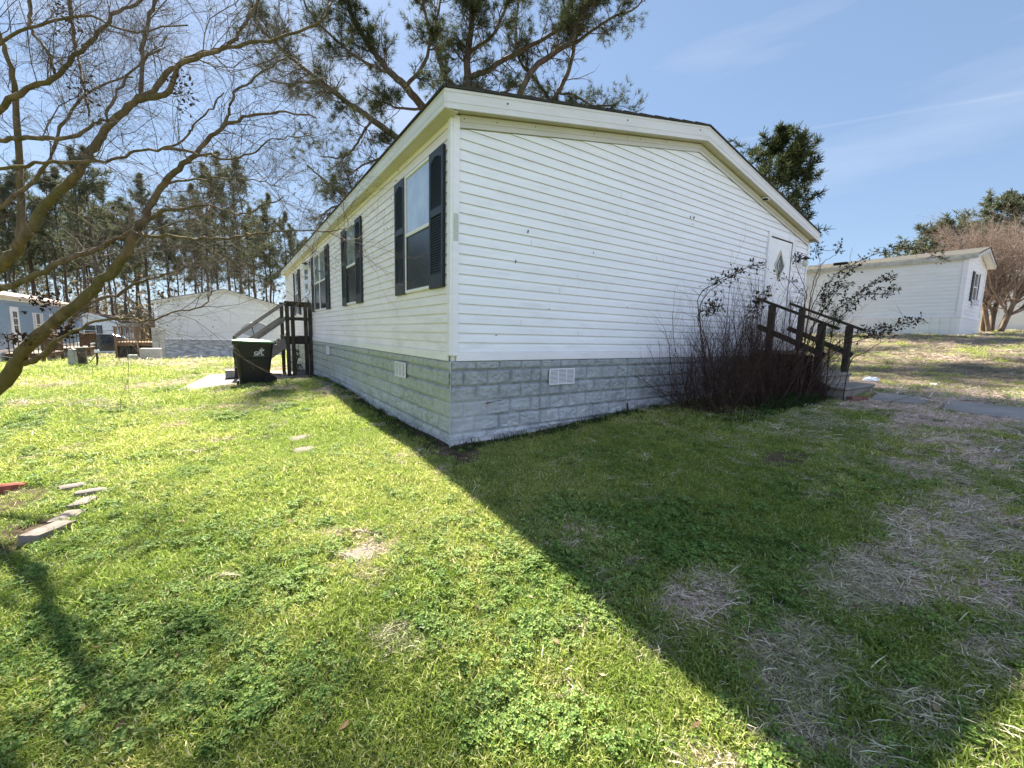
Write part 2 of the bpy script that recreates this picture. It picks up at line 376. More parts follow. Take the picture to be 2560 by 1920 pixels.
SOIL_S = surveyed([(1955,1155,70,32,.9),(2535,1850,70,90,1),(1010,1600,22,16,.8),(200,1170,150,10,.3)])
def ell(x, y, spots):
    r = np.zeros(np.shape(x))
    w = (fbm(x*1.7, y*1.7, 51)-.5)*1.1
    for a, b, c, d in spots: r = np.maximum(r, 1-sst(np.sqrt(((x-a)/c)**2+((y-b)/d)**2)+w, .6, 1.15))
    return r
def cover(x, y):
    n1 = fbm(x*.55, y*.55, 3); n2 = fbm(x*1.9, y*1.9, 11); n3 = fbm(x*5.5, y*5.5, 23)
    east = sst(x+.35*(y+4), 1.2, 4.0)
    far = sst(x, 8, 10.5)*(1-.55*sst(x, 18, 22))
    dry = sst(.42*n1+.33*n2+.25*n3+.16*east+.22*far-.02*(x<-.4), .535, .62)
    loc = (1-sst(np.hypot(x+1.9, y+3.9), 5.5, 8))*(y < 6)
    dry = dry*(1-.80*loc); dry = np.maximum(dry, sur(x, y, DRY_S, 51))
    shade = sst(y, -1.9, -1.2)*sst(x,-.4,0)*(1-sst(x,7.5,8.5))
    dry = dry*(1-.6*shade)*(1-.6*sst(fbm(x*1.9+5, y*1.9, 66), .56, .68))
    clo = sst(.5*fbm(x*.8+9, y*.8, 31)+.5*fbm(x*2.6, y*2.6, 37), .49, .62)
    clo = np.maximum(clo*(1-.6*loc), sur(x, y, CLO_S, 57)*(1-.8*sur(x, y, DRY_S, 51)))*(1-sst(np.hypot(x+1.9, y+3.9), 9, 14))
    soil = np.zeros(np.shape(x))
    wl_ = np.where((y > -.6) & (y < 15), np.abs(x), 9); wf = np.where((x > -.3) & (x < 8.4), np.abs(y), 9)
    wall = np.minimum(wl_, wf)
    soil = np.maximum(soil, 1-sst(wall+(n3-.5)*.35-.06*(np.hypot(x,y) < 2.5), .05, .22))
    # flower bed on the left
    bd = np.hypot((x+3.75)/.85, (y-.35)/1.05)
    soil = np.maximum(soil, (1-sst(bd+(n3-.5)*.3, .85, 1.05))*(.35+.65*sst(n2, .4, .6)))
    soil = np.maximum(soil, sst(n1*.4+n3*.6, .66, .74)*.8); soil = np.maximum(soil, sur(x, y, SOIL_S, 59))
    # red clay wear at the right edge near the camera and along the far field
    return dry, clo, soil
# ground sheet: rings round the viewpoint, fine near, coarse far
def ground():
    nr, na = 230, 420
    r = .25*(1.0405**np.arange(nr)); r = r[r < 900]; nr = len(r)
    a = np.linspace(0, 2*math.pi, na, endpoint=False)
    Rr, A = np.meshgrid(r, a, indexing='ij'); X = CAM.x+Rr*np.cos(A); Y = CAM.y+Rr*np.sin(A)
    x = np.append(X.ravel(), CAM.x); y = np.append(Y.ravel(), CAM.y)
    z = gz(x, y)
    near = 1-sst(np.hypot(x-CAM.x, y-CAM.y), 8, 25)
    z = z+near*(.035*(fbm(x*1.5, y*1.5, 5)-.5)+.02*(fbm(x*6, y*6, 6)-.5))
    # shallow trench along the skirting where the soil is bare
    me = bpy.data.meshes.new('ground'); n = nr*na
    v = np.stack([x, y, z], 1)
    i, j = np.meshgrid(np.arange(nr-1), np.arange(na), indexing='ij'); j2 = (j+1) % na
    f = np.stack([i*na+j, (i+1)*na+j, (i+1)*na+j2, i*na+j2], -1).reshape(-1, 4)
    f = [tuple(q) for q in f.tolist()]+[(n, k, (k+1) % na) for k in range(na)]
    me.from_pydata(v.tolist(), [], f)
    me.polygons.foreach_set('use_smooth', [True]*len(me.polygons))
    d, c, s = cover(x, y)
    for nm, arr in (('dry', d), ('clover', c), ('soil', s)):
        at_ = me.attributes.new(nm, 'FLOAT', 'POINT'); at_.data.foreach_set('value', arr.astype(np.float32))
    k = NM('lawn', .95, .1)
    dry, clo, soil = [k.attr(q).outputs['Fac'] for q in ('dry', 'clover', 'soil')]
    sc = k.coord()
    fine = k.noise(55, 6, .75, sc); med = k.noise(9, 6, .7, sc)
    g = k.ramp(fine, [(.25,(.030,.042,.010)),(.5,(.12,.17,.030)),(.75,(.24,.29,.06))])
    g = k.mix(k.rng(k.noise(.9, 4, .6, sc),.4,.62), g, k.ramp(fine, [(.25,(.05,.055,.015)),(.5,(.20,.215,.05)),(.75,(.34,.34,.12))]))
    dr = k.ramp(fine, [(.25,(.055,.042,.026)),(.5,(.19,.155,.10)),(.78,(.42,.36,.25))])
    cl = k.ramp(fine, [(.25,(.010,.022,.008)),(.5,(.045,.10,.022)),(.75,(.12,.20,.05))])
    so_ = k.ramp(med, [(.3,(.040,.028,.019)),(.5,(.10,.072,.050)),(.7,(.20,.15,.105))])
    c = k.mix(clo, g, cl); c = k.mix(dry, c, dr); c = k.mix(soil, c, so_)
    k.col(c); k.bump(k.mul(fine, med, 'ADD'), .8, .03)
    me.materials.append(k.m)
    return tag(link(bpy.data.objects.new('ground', me)), kind='structure')
ground()
# ------------------------------------------------------------------ main house
W_, L_ = 8.27, 14.9; P = 0.1016; ZS = -0.162; EZ0, EZ1 = 2.225, 2.395; RX = 4.13; RZ0, RZ1 = 3.075, 3.275; OV = .15
house = thing('mobile_home', (0, 0, -1.05), 'white vinyl sided double-wide mobile home with dark shutters and grey block skirting', 'mobile home')
def lap_wall(name, mat, parent, org, sdir, ndir, smax, z0, z1, top=None, gaps=(), pitch=P, step=None, first=None):
    # horizontal lap siding as real courses. top(z)->(s0,s1) clips to a gable; gaps=[(s0,s1,z0,z1)]
    mb = MB(); org = Vector(org); sd = Vector(sdir); nd = Vector(ndir)
    prof = [(0, .0095), (.008, .010), (.068, .006), (.082, .001), (1.0, .0005)]
    z = z0 if first is None else first; rowi = 0
    while z < z1-1e-4:
        h = min(pitch, z1-z)
        pts = [(z+q if q < 1 else z+pitch, o) for q, o in prof]; pts = [(min(a, z1), o) for a, o in pts if a <= z+h+1e-6]
        if pts[-1][0] < z+h-1e-4: pts.append((z+h, .0005))
        cuts = sorted({0, smax, *[c for g in gaps for c in g[:2]]})
        for a, b in zip(cuts[:-1], cuts[1:]):
            m = (a+b)/2; zz = z+h/2
            if any(g[0] <= m <= g[1] and g[2] <= zz <= g[3] for g in gaps): continue
            ring = []
            for (pz, o) in [(z, -.004)]+pts:
                s0, s1 = a, b
                if top: t0, t1 = top(pz); s0, s1 = max(s0, t0), min(s1, t1); s1 = max(s0+1e-4, s1)
                ring.append((org+sd*s0+nd*o+Vector((0,0,pz)), org+sd*s1+nd*o+Vector((0,0,pz))))
            n = len(ring)
            if (ring[0][1]-ring[0][0]).length < .01: continue
            mb.add([p for q in ring for p in q], [(2*i, 2*i+1, 2*i+3, 2*i+2) for i in range(n-1)])
        z += pitch if not (rowi == 0 and first is None and step) else step; rowi += 1
    return mb.build(name, mat, parent)
sl_ = (RZ0-EZ0)/(RX+OV)
def gtop(z):
    if z <= 2.13: return (0, W_)
    d = (z-2.13)/sl_; return (max(0, d-.02), min(W_, W_-(d-.02)*(W_-RX)/RX))
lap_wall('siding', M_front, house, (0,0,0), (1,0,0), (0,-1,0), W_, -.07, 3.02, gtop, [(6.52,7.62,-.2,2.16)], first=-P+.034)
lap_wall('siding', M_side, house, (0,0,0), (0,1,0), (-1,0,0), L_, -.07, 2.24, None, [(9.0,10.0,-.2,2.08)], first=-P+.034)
mb = MB(); mb.box(.02,.02,-1.5,W_-.02,L_,2.2); mb.add([(.02,.02,2.2),(W_-.02,.02,2.2),(RX,.02,3.03),(.02,L_,2.2),(W_-.02,L_,2.2),(RX,L_,3.03)], [(0,1,2),(3,5,4)])
mb.build('wall', M_plain, house)
mb = MB(); rj = random.Random(4)
for i in range(16):
    kk = rj.randrange(1, 21); z0_ = -.0676+kk*P; x_ = rj.uniform(.5, 6.3); mb.add([(x_-.0015,-.0142,z0_+.004),(x_+.0015,-.0142,z0_+.004),(x_+.001,-.0095,z0_+.066),(x_-.001,-.0095,z0_+.066)], [(0,1,2,3)])
for y_ in (1.85, 5.4, 8.9, 10.2, 3.2, 5.9): kk = rj.randrange(1, 6); z0_ = -.0676+kk*P; mb.add([(-.0142,y_-.002,z0_+.004),(-.0142,y_+.002,z0_+.004),(-.0095,y_+.001,z0_+.066),(-.0095,y_-.001,z0_+.066)], [(0,1,2,3)])
split_build(mb, 'lap_joint', simple('joint_dark', (.16,.15,.14), .9, .1), house)  # thin dark slits where siding panels overlap
# bottom trim boards
mb = MB(); mb.bbox(.06,-.022,ZS,W_,.0,-.068,.003); mb.build('trim_board', M_trim, house)
mb = MB(); mb.bbox(-.022,.045,ZS,.0,7.2,-.068,.003); mb.bbox(-.022,7.205,ZS,.0,L_,-.070,.003); mb.build('trim_board', M_trim, house)
# corner posts
mb = MB(); mb.bbox(-.028,-.028,-.105,.0,.045,2.2265,.004); mb.bbox(.0005,-.028,-.105,.075,.0,2.2625,.004); mb.build('corner_post', M_trim, house)
mb = MB(); mb.bbox(W_-.02,-.028,ZS,W_+.028,.03,2.2,.004); mb.build('corner_post', M_trim, house)
mb = MB(); mb.bbox(-.028,L_-.07,ZS,.0,L_+.02,2.2,.004); mb.build('corner_post', M_trim, house)
# fascia (eave and rakes), soffit, frieze, roof
def slab(mb, a, b, za0, za1, zb0, zb1, y0, y1):     # sloping board in the gable plane from x=a to x=b
    mb.add([(a,y0,za0),(b,y0,zb0),(b,y1,zb0),(a,y1,za0),(a,y0,za1),(b,y0,zb1),(b,y1,zb1),(a,y1,za1)], [(0,3,2,1),(4,5,6,7),(0,1,5,4),(1,2,6,5),(2,3,7,6),(3,0,4,7)])
mb = MB(); mb.bbox(-OV,-OV,EZ0,-OV+.02,L_+.15,EZ1,.004)
mb.box(-OV-.004,-OV-.004,EZ1-.028,-OV,L_+.15,EZ1-.004); mb.box(-OV-.0025,-OV,EZ0+.05,-OV,L_+.15,EZ0+.054)
mb.build('fascia', M_fascia, house)
mb = MB()
slab(mb, -OV+.02, RX, EZ0, EZ1, RZ0, RZ1, -OV, -OV+.02); slab(mb, RX, W_+OV, RZ0, RZ1, EZ0, EZ1, -OV, -OV+.02)
dz = EZ1-EZ0
slab(mb, -OV, RX, EZ1-.030, EZ1-.004, RZ1-.030, RZ1-.004, -OV-.005, -OV-.0005); slab(mb, RX, W_+OV, RZ1-.030, RZ1-.004, EZ1-.030, EZ1-.004, -OV-.005, -OV-.0005)
slab(mb, -OV, RX, EZ0+.050, EZ0+.055, RZ0+.056, RZ0+.061, -OV-.0035, -OV-.0005); slab(mb, RX, W_+OV, RZ0+.056, RZ0+.061, EZ0+.05, EZ0+.055, -OV-.0035, -OV-.0005)
mb.build('fascia', M_fascia, house)
mb = MB(); mb.bbox(W_+OV-.02,-OV+.021,EZ0,W_+OV,L_+.15,EZ1,.004); mb.build('fascia', M_fascia, house)
mb = MB(); mb.box(-OV+.0205,-OV+.02,EZ0+.002,.0,L_+.1,EZ0+.012)
slab(mb, .0, RX, EZ0+.012+.03, EZ0+.05, RZ0+.004, RZ0+.014, -OV+.021, .0); slab(mb, RX, W_, RZ0+.004, RZ0+.014, EZ0+.042, EZ0+.05, -OV+.021, .0)
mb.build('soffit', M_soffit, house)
mb = MB()
for off, th, pr in ((.012, .062, .030), (.0745, .05, .024)):
    e0 = EZ0+.042-off; r0 = RZ0+.004-off
    slab(mb, .076, RX, e0-th+.016, e0+.016, r0-th, r0, -pr, -.0145); slab(mb, RX+.001, W_-.02, r0-th, r0, e0-th, e0, -pr, -.0145)
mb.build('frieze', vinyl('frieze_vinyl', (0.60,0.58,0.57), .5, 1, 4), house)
mb = MB()
def roofplane(mb, x0, z0, x1, z1, t=.022, y0=-OV-.018, y1=L_+.17):
    mb.add([(x0,y0,z0),(x1,y0,z1),(x1,y1,z1),(x0,y1,z0),(x0,y0,z0+t),(x1,y0,z1+t),(x1,y1,z1+t),(x0,y1,z0+t)], [(0,3,2,1),(4,5,6,7),(0,1,5,4),(1,2,6,5),(2,3,7,6),(3,0,4,7)])
k_ = (RZ1-EZ1)/(RX+OV)
roofplane(mb, -OV-.022, EZ1-.022*k_+.001, RX, RZ1+.001); roofplane(mb, RX+.0005, RZ1+.001, W_+OV+.03, EZ1-.006)
for i in range(15):                                 # shingle tab ends along the rake
    x = -OV+i*.30
    if x+.27 < RX: slab(mb, x, x+.25, EZ1+.024+(x+OV)*k_, EZ1+.031+(x+OV)*k_, EZ1+.022+(x+.25+OV)*k_, EZ1+.0225+(x+.25+OV)*k_, -OV-.022, .3)
mb.build('roof', M_roof, house)
# small things fixed to the fascia / soffit / walls
mb = MB()
for x in (.55, 2.35, 3.9): z = EZ1-.07+(x+OV)*k_; mb.lathe([(.010,0),(.008,.003)], 8, Matrix.Translation((x,-OV-.0045,z)) @ Matrix.Rotation(R(90),4,'X'))
for x in (.12,.5,1.0,1.9,2.5,2.75,3.3,4.4,5.6,6.9): z = EZ0+.0+(x if x < RX else (W_-x))*sl_*.99; mb.lathe([(.006,0),(.005,.004)], 6, Matrix.Translation((x,-.0305,z)) @ Matrix.Rotation(R(90),4,'X'))
for x, z, w, h in ((.95,1.30,.022,.05),(.79,.95,.018,.05),(4.03,1.99,.03,.05),(4.12,2.0,.035,.06),(4.1,1.90,.02,.02),(4.29,2.715,.02,.02),(2.0,1.2,.012,.04),(2.7,.55,.012,.03),(1.3,.45,.01,.03),(.55,.12,.03,.012)):
    mb.add([(x-w/2,-.0143,z-h*.2),(x,-.0143,z-h/2),(x+w/2,-.0143,z+h*.1),(x,-.0143,z+h/2)], [(0,1,2,3)])
split_build(mb, 'nail_hole', M_dark, house)
mb = MB(); mb.lathe([(.075,0),(.078,.006),(.05,.008),(.048,.004)], 20, Matrix.Translation((6.15,-.075,EZ0+.012+(W_-6.15)*sl_)) @ Matrix.Rotation(R(180)+math.atan(sl_),4,'Y')); sf = mb.build('soffit_vent', M_trim, house)
mb = MB(); mb.lathe([(.045,0),(.045,.009)], 16, Matrix.Translation((6.15,-.075,EZ0+.0115+(W_-6.15)*sl_)) @ Matrix.Rotation(R(180)+math.atan(sl_),4,'Y')); mb.build('opening', M_dark, sf)
# blank house number tiles on the corner post
mb = MB()
for i in range(3): mb.bbox(.008,-.033,1.245-i*.091,.062,-.0285,1.332-i*.091,.002)
mb.lathe([(.004,0),(.004,.002)],8,Matrix.Translation((.03,-.0331,1.135)) @ Matrix.Rotation(R(90),4,'X'))
mb.build('number_tile', simple('tile_plastic', (.50,.52,.49), .5, .3, .12, 30), house)
# skirting: embossed block courses displaced as real relief
def skirting(name, mat, org, sdir, ndir, smax, step=.016, seed=0, seam0=1.2, seams=1.58):
    org = Vector(org); sd = Vector(sdir); nd = Vector(ndir)
    ns = int(smax/step); zt, zb = ZS, -1.30; nz_ = int((zt-zb)/.013)
    s = np.linspace(0, smax, ns); v = np.linspace(0, 1, nz_)
    if sd.x > .5: gb = gz(s, 0*s-.03)
    else: gb = gz(0*s-.03, s)
    bottom = gb+.03*(1-sst(s, .8, 2.6))+.02+.022*fbm(s*6, s*0+seed, 61+seed)-.055*sst(s, 1.2, 3.0)
    S_, V_ = np.meshgrid(s, v); Z = zt+(bottom[None]-zt)*V_
    t = (zt-Z); row = np.floor((t+.067)/.172); ft = (t+.067)/.172-row
    bl = S_/.305+.5*(row % 2); fs = bl-np.floor(bl); b_id = np.floor(bl)
    edge = np.minimum(np.minimum(ft, 1-ft)*.172, np.minimum(fs, 1-fs)*.305)
    pillow = sst(edge, .004, .030)
    fac = fbm(S_*17+row*3.3, Z*22, 71+seed, 3); fac2 = np.abs(fbm(S_*30, Z*38, 75+seed, 2)-.5)
    rel = .012*pillow+pillow*(.095*np.clip(fac-.42, 0, 1)+.050*fac2)
    flat = sst(fbm(S_*.8+3, Z*1.5, 81+seed), .50, .66)*sst(t, .25, .5)
    rel = np.minimum(rel, .027)*(1-.7*flat)+.004*flat
    seam = np.abs(((S_-seam0+seams/2) % seams)-seams/2)
    rel = np.where(seam < .009, -.004, rel)
    rel = rel*np.minimum(1, t/.02)
    wob = .012*(fbm(S_*1.1, Z*1.1, 91)-.5)*np.minimum(1, t/.15)
    o = -.006+rel+wob
    V = np.array(org)[None,None]+S_[...,None]*np.array(sd)+o[...,None]*np.array(nd)+np.stack([0*Z,0*Z,Z],-1)
    V = V.reshape(-1,3)-np.array(WLOC[house.name])
    i, j = np.meshgrid(np.arange(nz_-1), np.arange(ns-1), indexing='ij')
    f = np.stack([i*ns+j, i*ns+j+1, (i+1)*ns+j+1, (i+1)*ns+j], -1).reshape(-1,4)
    me = bpy.data.meshes.new(name); me.from_pydata(V.tolist(), [], f.tolist()); me.materials.append(mat)
    joint_shade = (1-sst(edge, .001, .010))*(1-.6*flat)+.45*(1-sst(np.abs(ft-.08), 0, .06))*(1-flat); joint_shade = np.where(seam < .010, 1, joint_shade); joint_shade = np.clip(joint_shade+.5*sst(fac, .55, .7)*(1-flat), 0, 1)  # joint dirt, plus relief shading painted onto the block facets
    aa = me.attributes.new('joint','FLOAT','POINT'); aa.data.foreach_set('value', joint_shade.ravel().astype(np.float32))
    me.polygons.foreach_set('use_smooth', [True]*len(me.polygons))
    o_ = link(bpy.data.objects.new(name, me)); o_.parent = house; return o_
skirting('skirting', M_skirt_f, (0,0,0), (1,0,0), (0,-1,0), W_, .012, 0)
skirting('skirting', M_skirt_s, (0,0,0), (0,1,0), (-1,0,0), L_, .016, 5, 2.1, 2.4)
mb = MB(); mb.bbox(-.012,-.012,-1.2,.0,.0,ZS,.002); mb.build('skirting_seam', M_skirt_s, house)
# tear and rust mark in the skirting
mb = MB(); mb.add([(1.36,-.016,ZS-.001),(1.385,-.016,ZS-.001),(1.375,-.016,ZS-.04),(1.365,-.016,ZS-.075),(1.358,-.016,ZS-.04)], [(0,1,2,3,4)]); mb.add([(.42,-.0175,-.635),(.6,-.0175,-.62),(.66,-.0175,-.622),(.55,-.0175,-.628),(.44,-.0175,-.648)],[(0,1,2,3,4)])
mb.add([(2.80,-.02,-.80),(2.83,-.02,-.82),(2.86,-.02,-.97),(2.80,-.02,-.97)],[(0,1,2,3)])
split_build(mb, 'tear', simple('rust_red', (.10,.03,.022), .8, .2), house)
# foundation vents
def vent(face, s0, s1, z0, z1, n=3):
    def mk(a0, a1, b0, b1, o0, o1, mb):
        if face == 'f': mb.bbox(a0, -o1-.012, b0, a1, -o0-.012, b1, .002)
        else: mb.bbox(-o1-.012, a0, b0, -o0-.012, a1, b1, .002)
    mb = MB(); fr = .012; bw = (s1-s0-fr)/n
    mk(s0,s1,z1-fr,z1,.02,.036,mb); mk(s0,s1,z0,z0+fr,.02,.036,mb)
    for i in range(n+1): mk(s0+i*bw, s0+i*bw+fr, z0+fr, z1-fr, .02, .036, mb)
    vm = M_trim if face == 'f' else M_trim
    v = mb.build('foundation_vent', vm, house); mb = MB()
    for i in range(n):
        for j in range(11):
            z = z0+fr+.004+j*(z1-z0-2*fr)/11
            mk(s0+i*bw+fr+.003, s0+(i+1)*bw-.003, z, z+.009, .022, .032, mb)
    mb.build('louvre', vm, v)
    mb = MB(); mk(s0+.004, s1-.004, z0+.004, z1-.004, .012, .0195, mb); mb.build('screen', simple('vent_dark',(.13,.14,.15),.8,.2), v)
vent('f', 1.315, 1.73, -.475, -.275); vent('s', 1.26, 1.66, -.47, -.27); vent('s', 6.3, 6.66, -.43, -.24)
# windows and shutters on the side wall
def window(y0, y1, z0, z1, double=False, curtain=False):
    X = -.014; fw = .035
    mb = MB()
    mb.bbox(X-.022,y0,z0,X,y0+fw,z1,.003); mb.bbox(X-.022,y1-fw,z0,X,y1,z1,.003)
    mb.bbox(X-.0225,y0+fw,z1-fw,X,y1-fw,z1,.003); mb.bbox(X-.027,y0+fw,z0,X,y1-fw,z0+fw,.003)
    if double: ym = (y0+y1)/2; mb.bbox(X-.021,ym-.03,z0+fw,X,ym+.03,z1-fw,.003)
    w = mb.build('window', M_trim, house)
    cells = [(y0+fw, y1-fw)] if not double else [(y0+fw, ym-.03), (ym+.03, y1-fw)]
    zm = (z0+z1)/2
    for a, b in cells:
        mb = MB(); mb.bbox(X-.018,a,zm-.02,X-.002,b,zm+.02,.003); mb.bbox(X-.0195,a,zm-.004,X-.0182,b,zm+.012,.0005)
        mb.build('sash_rail', M_trim, w)
        mb = MB(); mb.box(X-.008,a,zm+.02,X-.004,b,z1-fw); mb.build('pane', M_pane, w)
        mb = MB(); mb.box(X-.006,a,z0+fw,X-.002,b,zm-.02); mb.build('pane', M_screen, w)
        mb = MB(); mb.box(X-.012,a+.001,z0+fw,X-.0065,a+.018,zm-.02); mb.box(X-.012,b-.018,z0+fw,X-.0065,b-.001,zm-.02); mb.box(X-.012,a+.018,zm-.034,X-.0065,b-.018,zm-.02); mb.box(X-.012,a+.018,z0+fw,X-.0065,b-.018,z0+fw+.012)
        mb.build('screen_frame', M_black, w)
def shutter(y0, y1, z0=.612, z1=2.028):
    X = -.014; T = .032; st = .045; mb = MB()
    mb.bbox(X-T,y0,z0,X,y0+st,z1,.004); mb.bbox(X-T,y1-st,z0,X,y1,z1,.004)
    zm = z0+.56*(z1-z0)
    mb.bbox(X-T+.0005,y0+st,z0,X,y1-st,z0+.15,.003); mb.bbox(X-T+.0005,y0+st,zm-.04,X,y1-st,zm+.04,.003)
    # top rail with a shallow arched underside
    n = 10; yc = (y0+y1)/2; hw = (y1-y0)/2-st
    for i in range(n):
        a = -hw+2*hw*i/n; b = a+2*hw/n; c = (a+b)/2
        mb.box(X-T+.0005, yc+a, z1-.115+.045*(1-(c/hw)**2), X, yc+b, z1-.002)
    mb.box(X-.0045,y0+.01,z0+.01,X-.0005,y1-.01,z1-.01); s = mb.build('shutter', M_shutter, house)
    mb = MB()
    for lo, hi in ((z0+.155, zm-.045), (zm+.045, z1-.075)):
        k = int((hi-lo)/.026)
        for i in range(k):
            z = lo+(i+.5)*(hi-lo)/k
            mb.add([(X-T+.004,y0+st,z-.012),(X-T+.004,y1-st,z-.012),(X-.006,y1-st,z+.012),(X-.006,y0+st,z+.012),
                    (X-T+.004,y0+st,z-.008),(X-T+.004,y1-st,z-.008),(X-.006,y1-st,z+.016),(X-.006,y0+st,z+.016)], [(0,1,2,3),(7,6,5,4),(4,5,1,0)])
    mb.build('louvre', M_louvre_lit, s)
window(.46, 1.27, .62, 2.035); shutter(.115, .475); shutter(1.262, 1.63)
window(3.72, 4.50, .62, 2.02); shutter(3.37, 3.74); shutter(4.46, 4.83)
window(6.53, 8.15, .62, 2.02, True); shutter(6.16, 6.54); shutter(8.12, 8.5)
window(11.20, 11.95, .62, 2.02); shutter(10.84, 11.21); shutter(11.93, 12.3)
# side door with storm door
mb = MB(); X = -.014
mb.bbox(X-.02,9.0,-.06,.0,9.06,2.08,.003); mb.bbox(X-.02,9.94,-.06,.0,10.0,2.08,.003); mb.bbox(X-.021,9.06,2.02,.0,9.94,2.08,.003)
mb.bbox(X-.012,9.061,-.05,.004,9.16,2.019,.003); mb.bbox(X-.012,9.84,-.05,.004,9.939,2.019,.003); mb.bbox(X-.0125,9.16,1.9,.004,9.84,2.0185,.003); mb.bbox(X-.0125,9.16,-.05,.004,9.84,.8,.003)
dr = mb.build('door', M_trim, house)
mb = MB(); mb.box(X-.006,9.16,.8,X-.002,9.84,1.9); mb.build('pane', M_pane, dr)
mb = MB(); mb.bbox(X-.05,9.09,.86,X-.0125,9.14,.98,.004); mb.build('handle', M_black, dr)
# carriage lights
def wall_lamp(x, y, z, face):
    M = Matrix.Translation((x,y,z)) @ (Matrix.Rotation(0,4,'Z') if face == 'f' else Matrix.Rotation(R(-90),4,'Z'))
    mb = MB(); mb.bbox(-.04,-.012,-.02,.04,0,.12,.003,M); mb.tube([M@Vector(p) for p in ((0,-.01,.06),(0,-.06,.10),(0,-.11,.07))], .008, 8)
    mb.lathe([(.002,.075),(.035,.06),(.085,.03),(.088,.02),(.03,.02),(.028,.0)], 16, M @ Matrix.Translation((0,-.11,0)))
    l = mb.build('wall_lamp', M_black, house, True)
    mb = MB(); mb.lathe([(.028,.0),(.055,-.03),(.06,-.07),(.045,-.12),(.02,-.14)], 14, M @ Matrix.Translation((0,-.11,0)))
    mb.build('lamp_globe', simple('frosted_globe', (.62,.63,.60), .25, .5, .1), l, True)
wall_lamp(7.93,-.012,1.80,'f'); wall_lamp(-.012,8.85,1.90,'s')
# front door with a diamond light
mb = MB()
mb.bbox(6.52,-.034,-.05,6.605,.0,2.16,.003); mb.bbox(7.53,-.034,-.05,7.615,.0,2.16,.003); mb.bbox(6.605,-.0335,2.10,7.53,.0,2.16,.003)
mb.build('door_frame', M_trim, house)
mb = MB(); mb.bbox(6.612,-.014,-.04,7.525,.0,2.08,.003); fd = mb.build('door', M_plain, house); mb = MB()
mb.box(6.61,-.016,2.082,7.527,.0,2.0985); mb.box(7.5262,-.02,-.03,7.5299,-.0145,2.08); mb.build('door_gap', M_dark, fd)
def diamond(a, b, o, mb, th=.01):
    cx, cz = 7.062, 1.60; q = [(cx,cz+b),(cx+a,cz),(cx,cz-b),(cx-a,cz)]
    mb.add([(x,-o,z) for x,z in q]+[(x,-o+th,z) for x,z in q], [(0,3,2,1),(0,1,5,4),(1,2,6,5),(2,3,7,6),(3,0,4,7)])
def drame(a, b, a2, b2, o, mb):
    cx, cz = 7.062, 1.60; q = [(cx,cz+b),(cx+a,cz),(cx,cz-b),(cx-a,cz)]; r = [(cx,cz+b2),(cx+a2,cz),(cx,cz-b2),(cx-a2,cz)]
    v = [(x,-o,z) for x,z in q]+[(x,-o-.004,z) for x,z in r]+[(x,-o+.012,z) for x,z in r]+[(x,-o+.015,z) for x,z in q]
    f = []
    for i in range(4): j = (i+1)%4; f += [(i,j,j+4,i+4),(i+4,j+4,j+8,i+8),(i,i+12,j+12,j)]
    mb.add(v, f)
mb = MB(); drame(.205,.30,.17,.25,.024,mb); drame(.165,.243,.145,.212,.020,mb); wf = mb.build('window_frame', simple('almond_frame',(.5,.46,.36),.5), fd)
mb = MB(); diamond(.165,.243,.0165,mb,.002); mb.build('pane', M_screen, wf)
mb = MB(); drame(.06,.11,.045,.085,.0172,mb); mb.build('glass_ornament', simple('bevel_glass',(.55,.58,.6),.3), wf)
mb = MB(); mb.lathe([(.03,0),(.03,.01),(.012,.014),(.012,.04),(.028,.05),(.03,.065),(.015,.075)], 14, Matrix.Translation((6.72,-.014,1.0)) @ Matrix.Rotation(R(90),4,'X')); mb.build('handle', simple('brass',(.30,.22,.10),.35,.5,.1,6,0,.8), fd, True)
# ------------------------------------------------------------------ side steps and deck at the left door
GS = -1.14
dk = thing('porch_steps', (-.5, 9.4, GS), 'dark weathered wooden porch deck and stairs at the side door behind the trash cart', 'porch steps')
def part(name, mat, parent, fn, smooth=False, **k):
    mb = MB(); fn(mb); return mb.build(name, mat, parent, smooth, **k)
YD0, YD1, XD = 8.88, 10.15, -.62
def f(mb):
    for i in range(9): mb.bbox(XD-.08, YD0-.02+i*.143, -.085, -.03, YD0+.115+i*.143, -.05, .004)
part('deck_board', M_wooddark, dk, f)
part('deck_frame', M_wooddark, dk, lambda m: (m.bbox(XD-.06,YD0-.04,-.27,-.02,YD0,-.0855), m.bbox(XD-.06,YD1,-.27,-.02,YD1+.04,-.0855), m.bbox(XD-.065,YD0,-.265,XD-.025,YD1,-.086)))
for x, y, zt in ((XD,YD0-.06,.84),(XD+.13,YD0-.065,.84),(-.17,YD0-.06,.84),(-.06,YD0-.06,.84),(XD,YD1+.06,.88)):
    part('post', M_wooddark, dk, lambda m: m.bbox(x-.045,y-.045,g1(x,y)-.1,x+.045,y+.045,zt,.006))
part('rail', M_wooddark, dk, lambda m: m.beam((XD-.06,YD0-.06,.865),(-.03,YD0-.06,.865),.12,.04))
part('rail', M_wooddark, dk, lambda m: m.beam((XD-.06,YD0-.01,.79),(-.03,YD0-.01,.79),.03,.08))
part('rail', M_wooddark, dk, lambda m: m.beam((XD-.06,YD0-.13,.42),(-.03,YD0-.13,.42),.035,.09))
part('rail', M_wooddark, dk, lambda m: m.beam((XD-.06,YD1+.06,.90),(-.03,YD1+.06,.90),.12,.04))
XB = -1.82
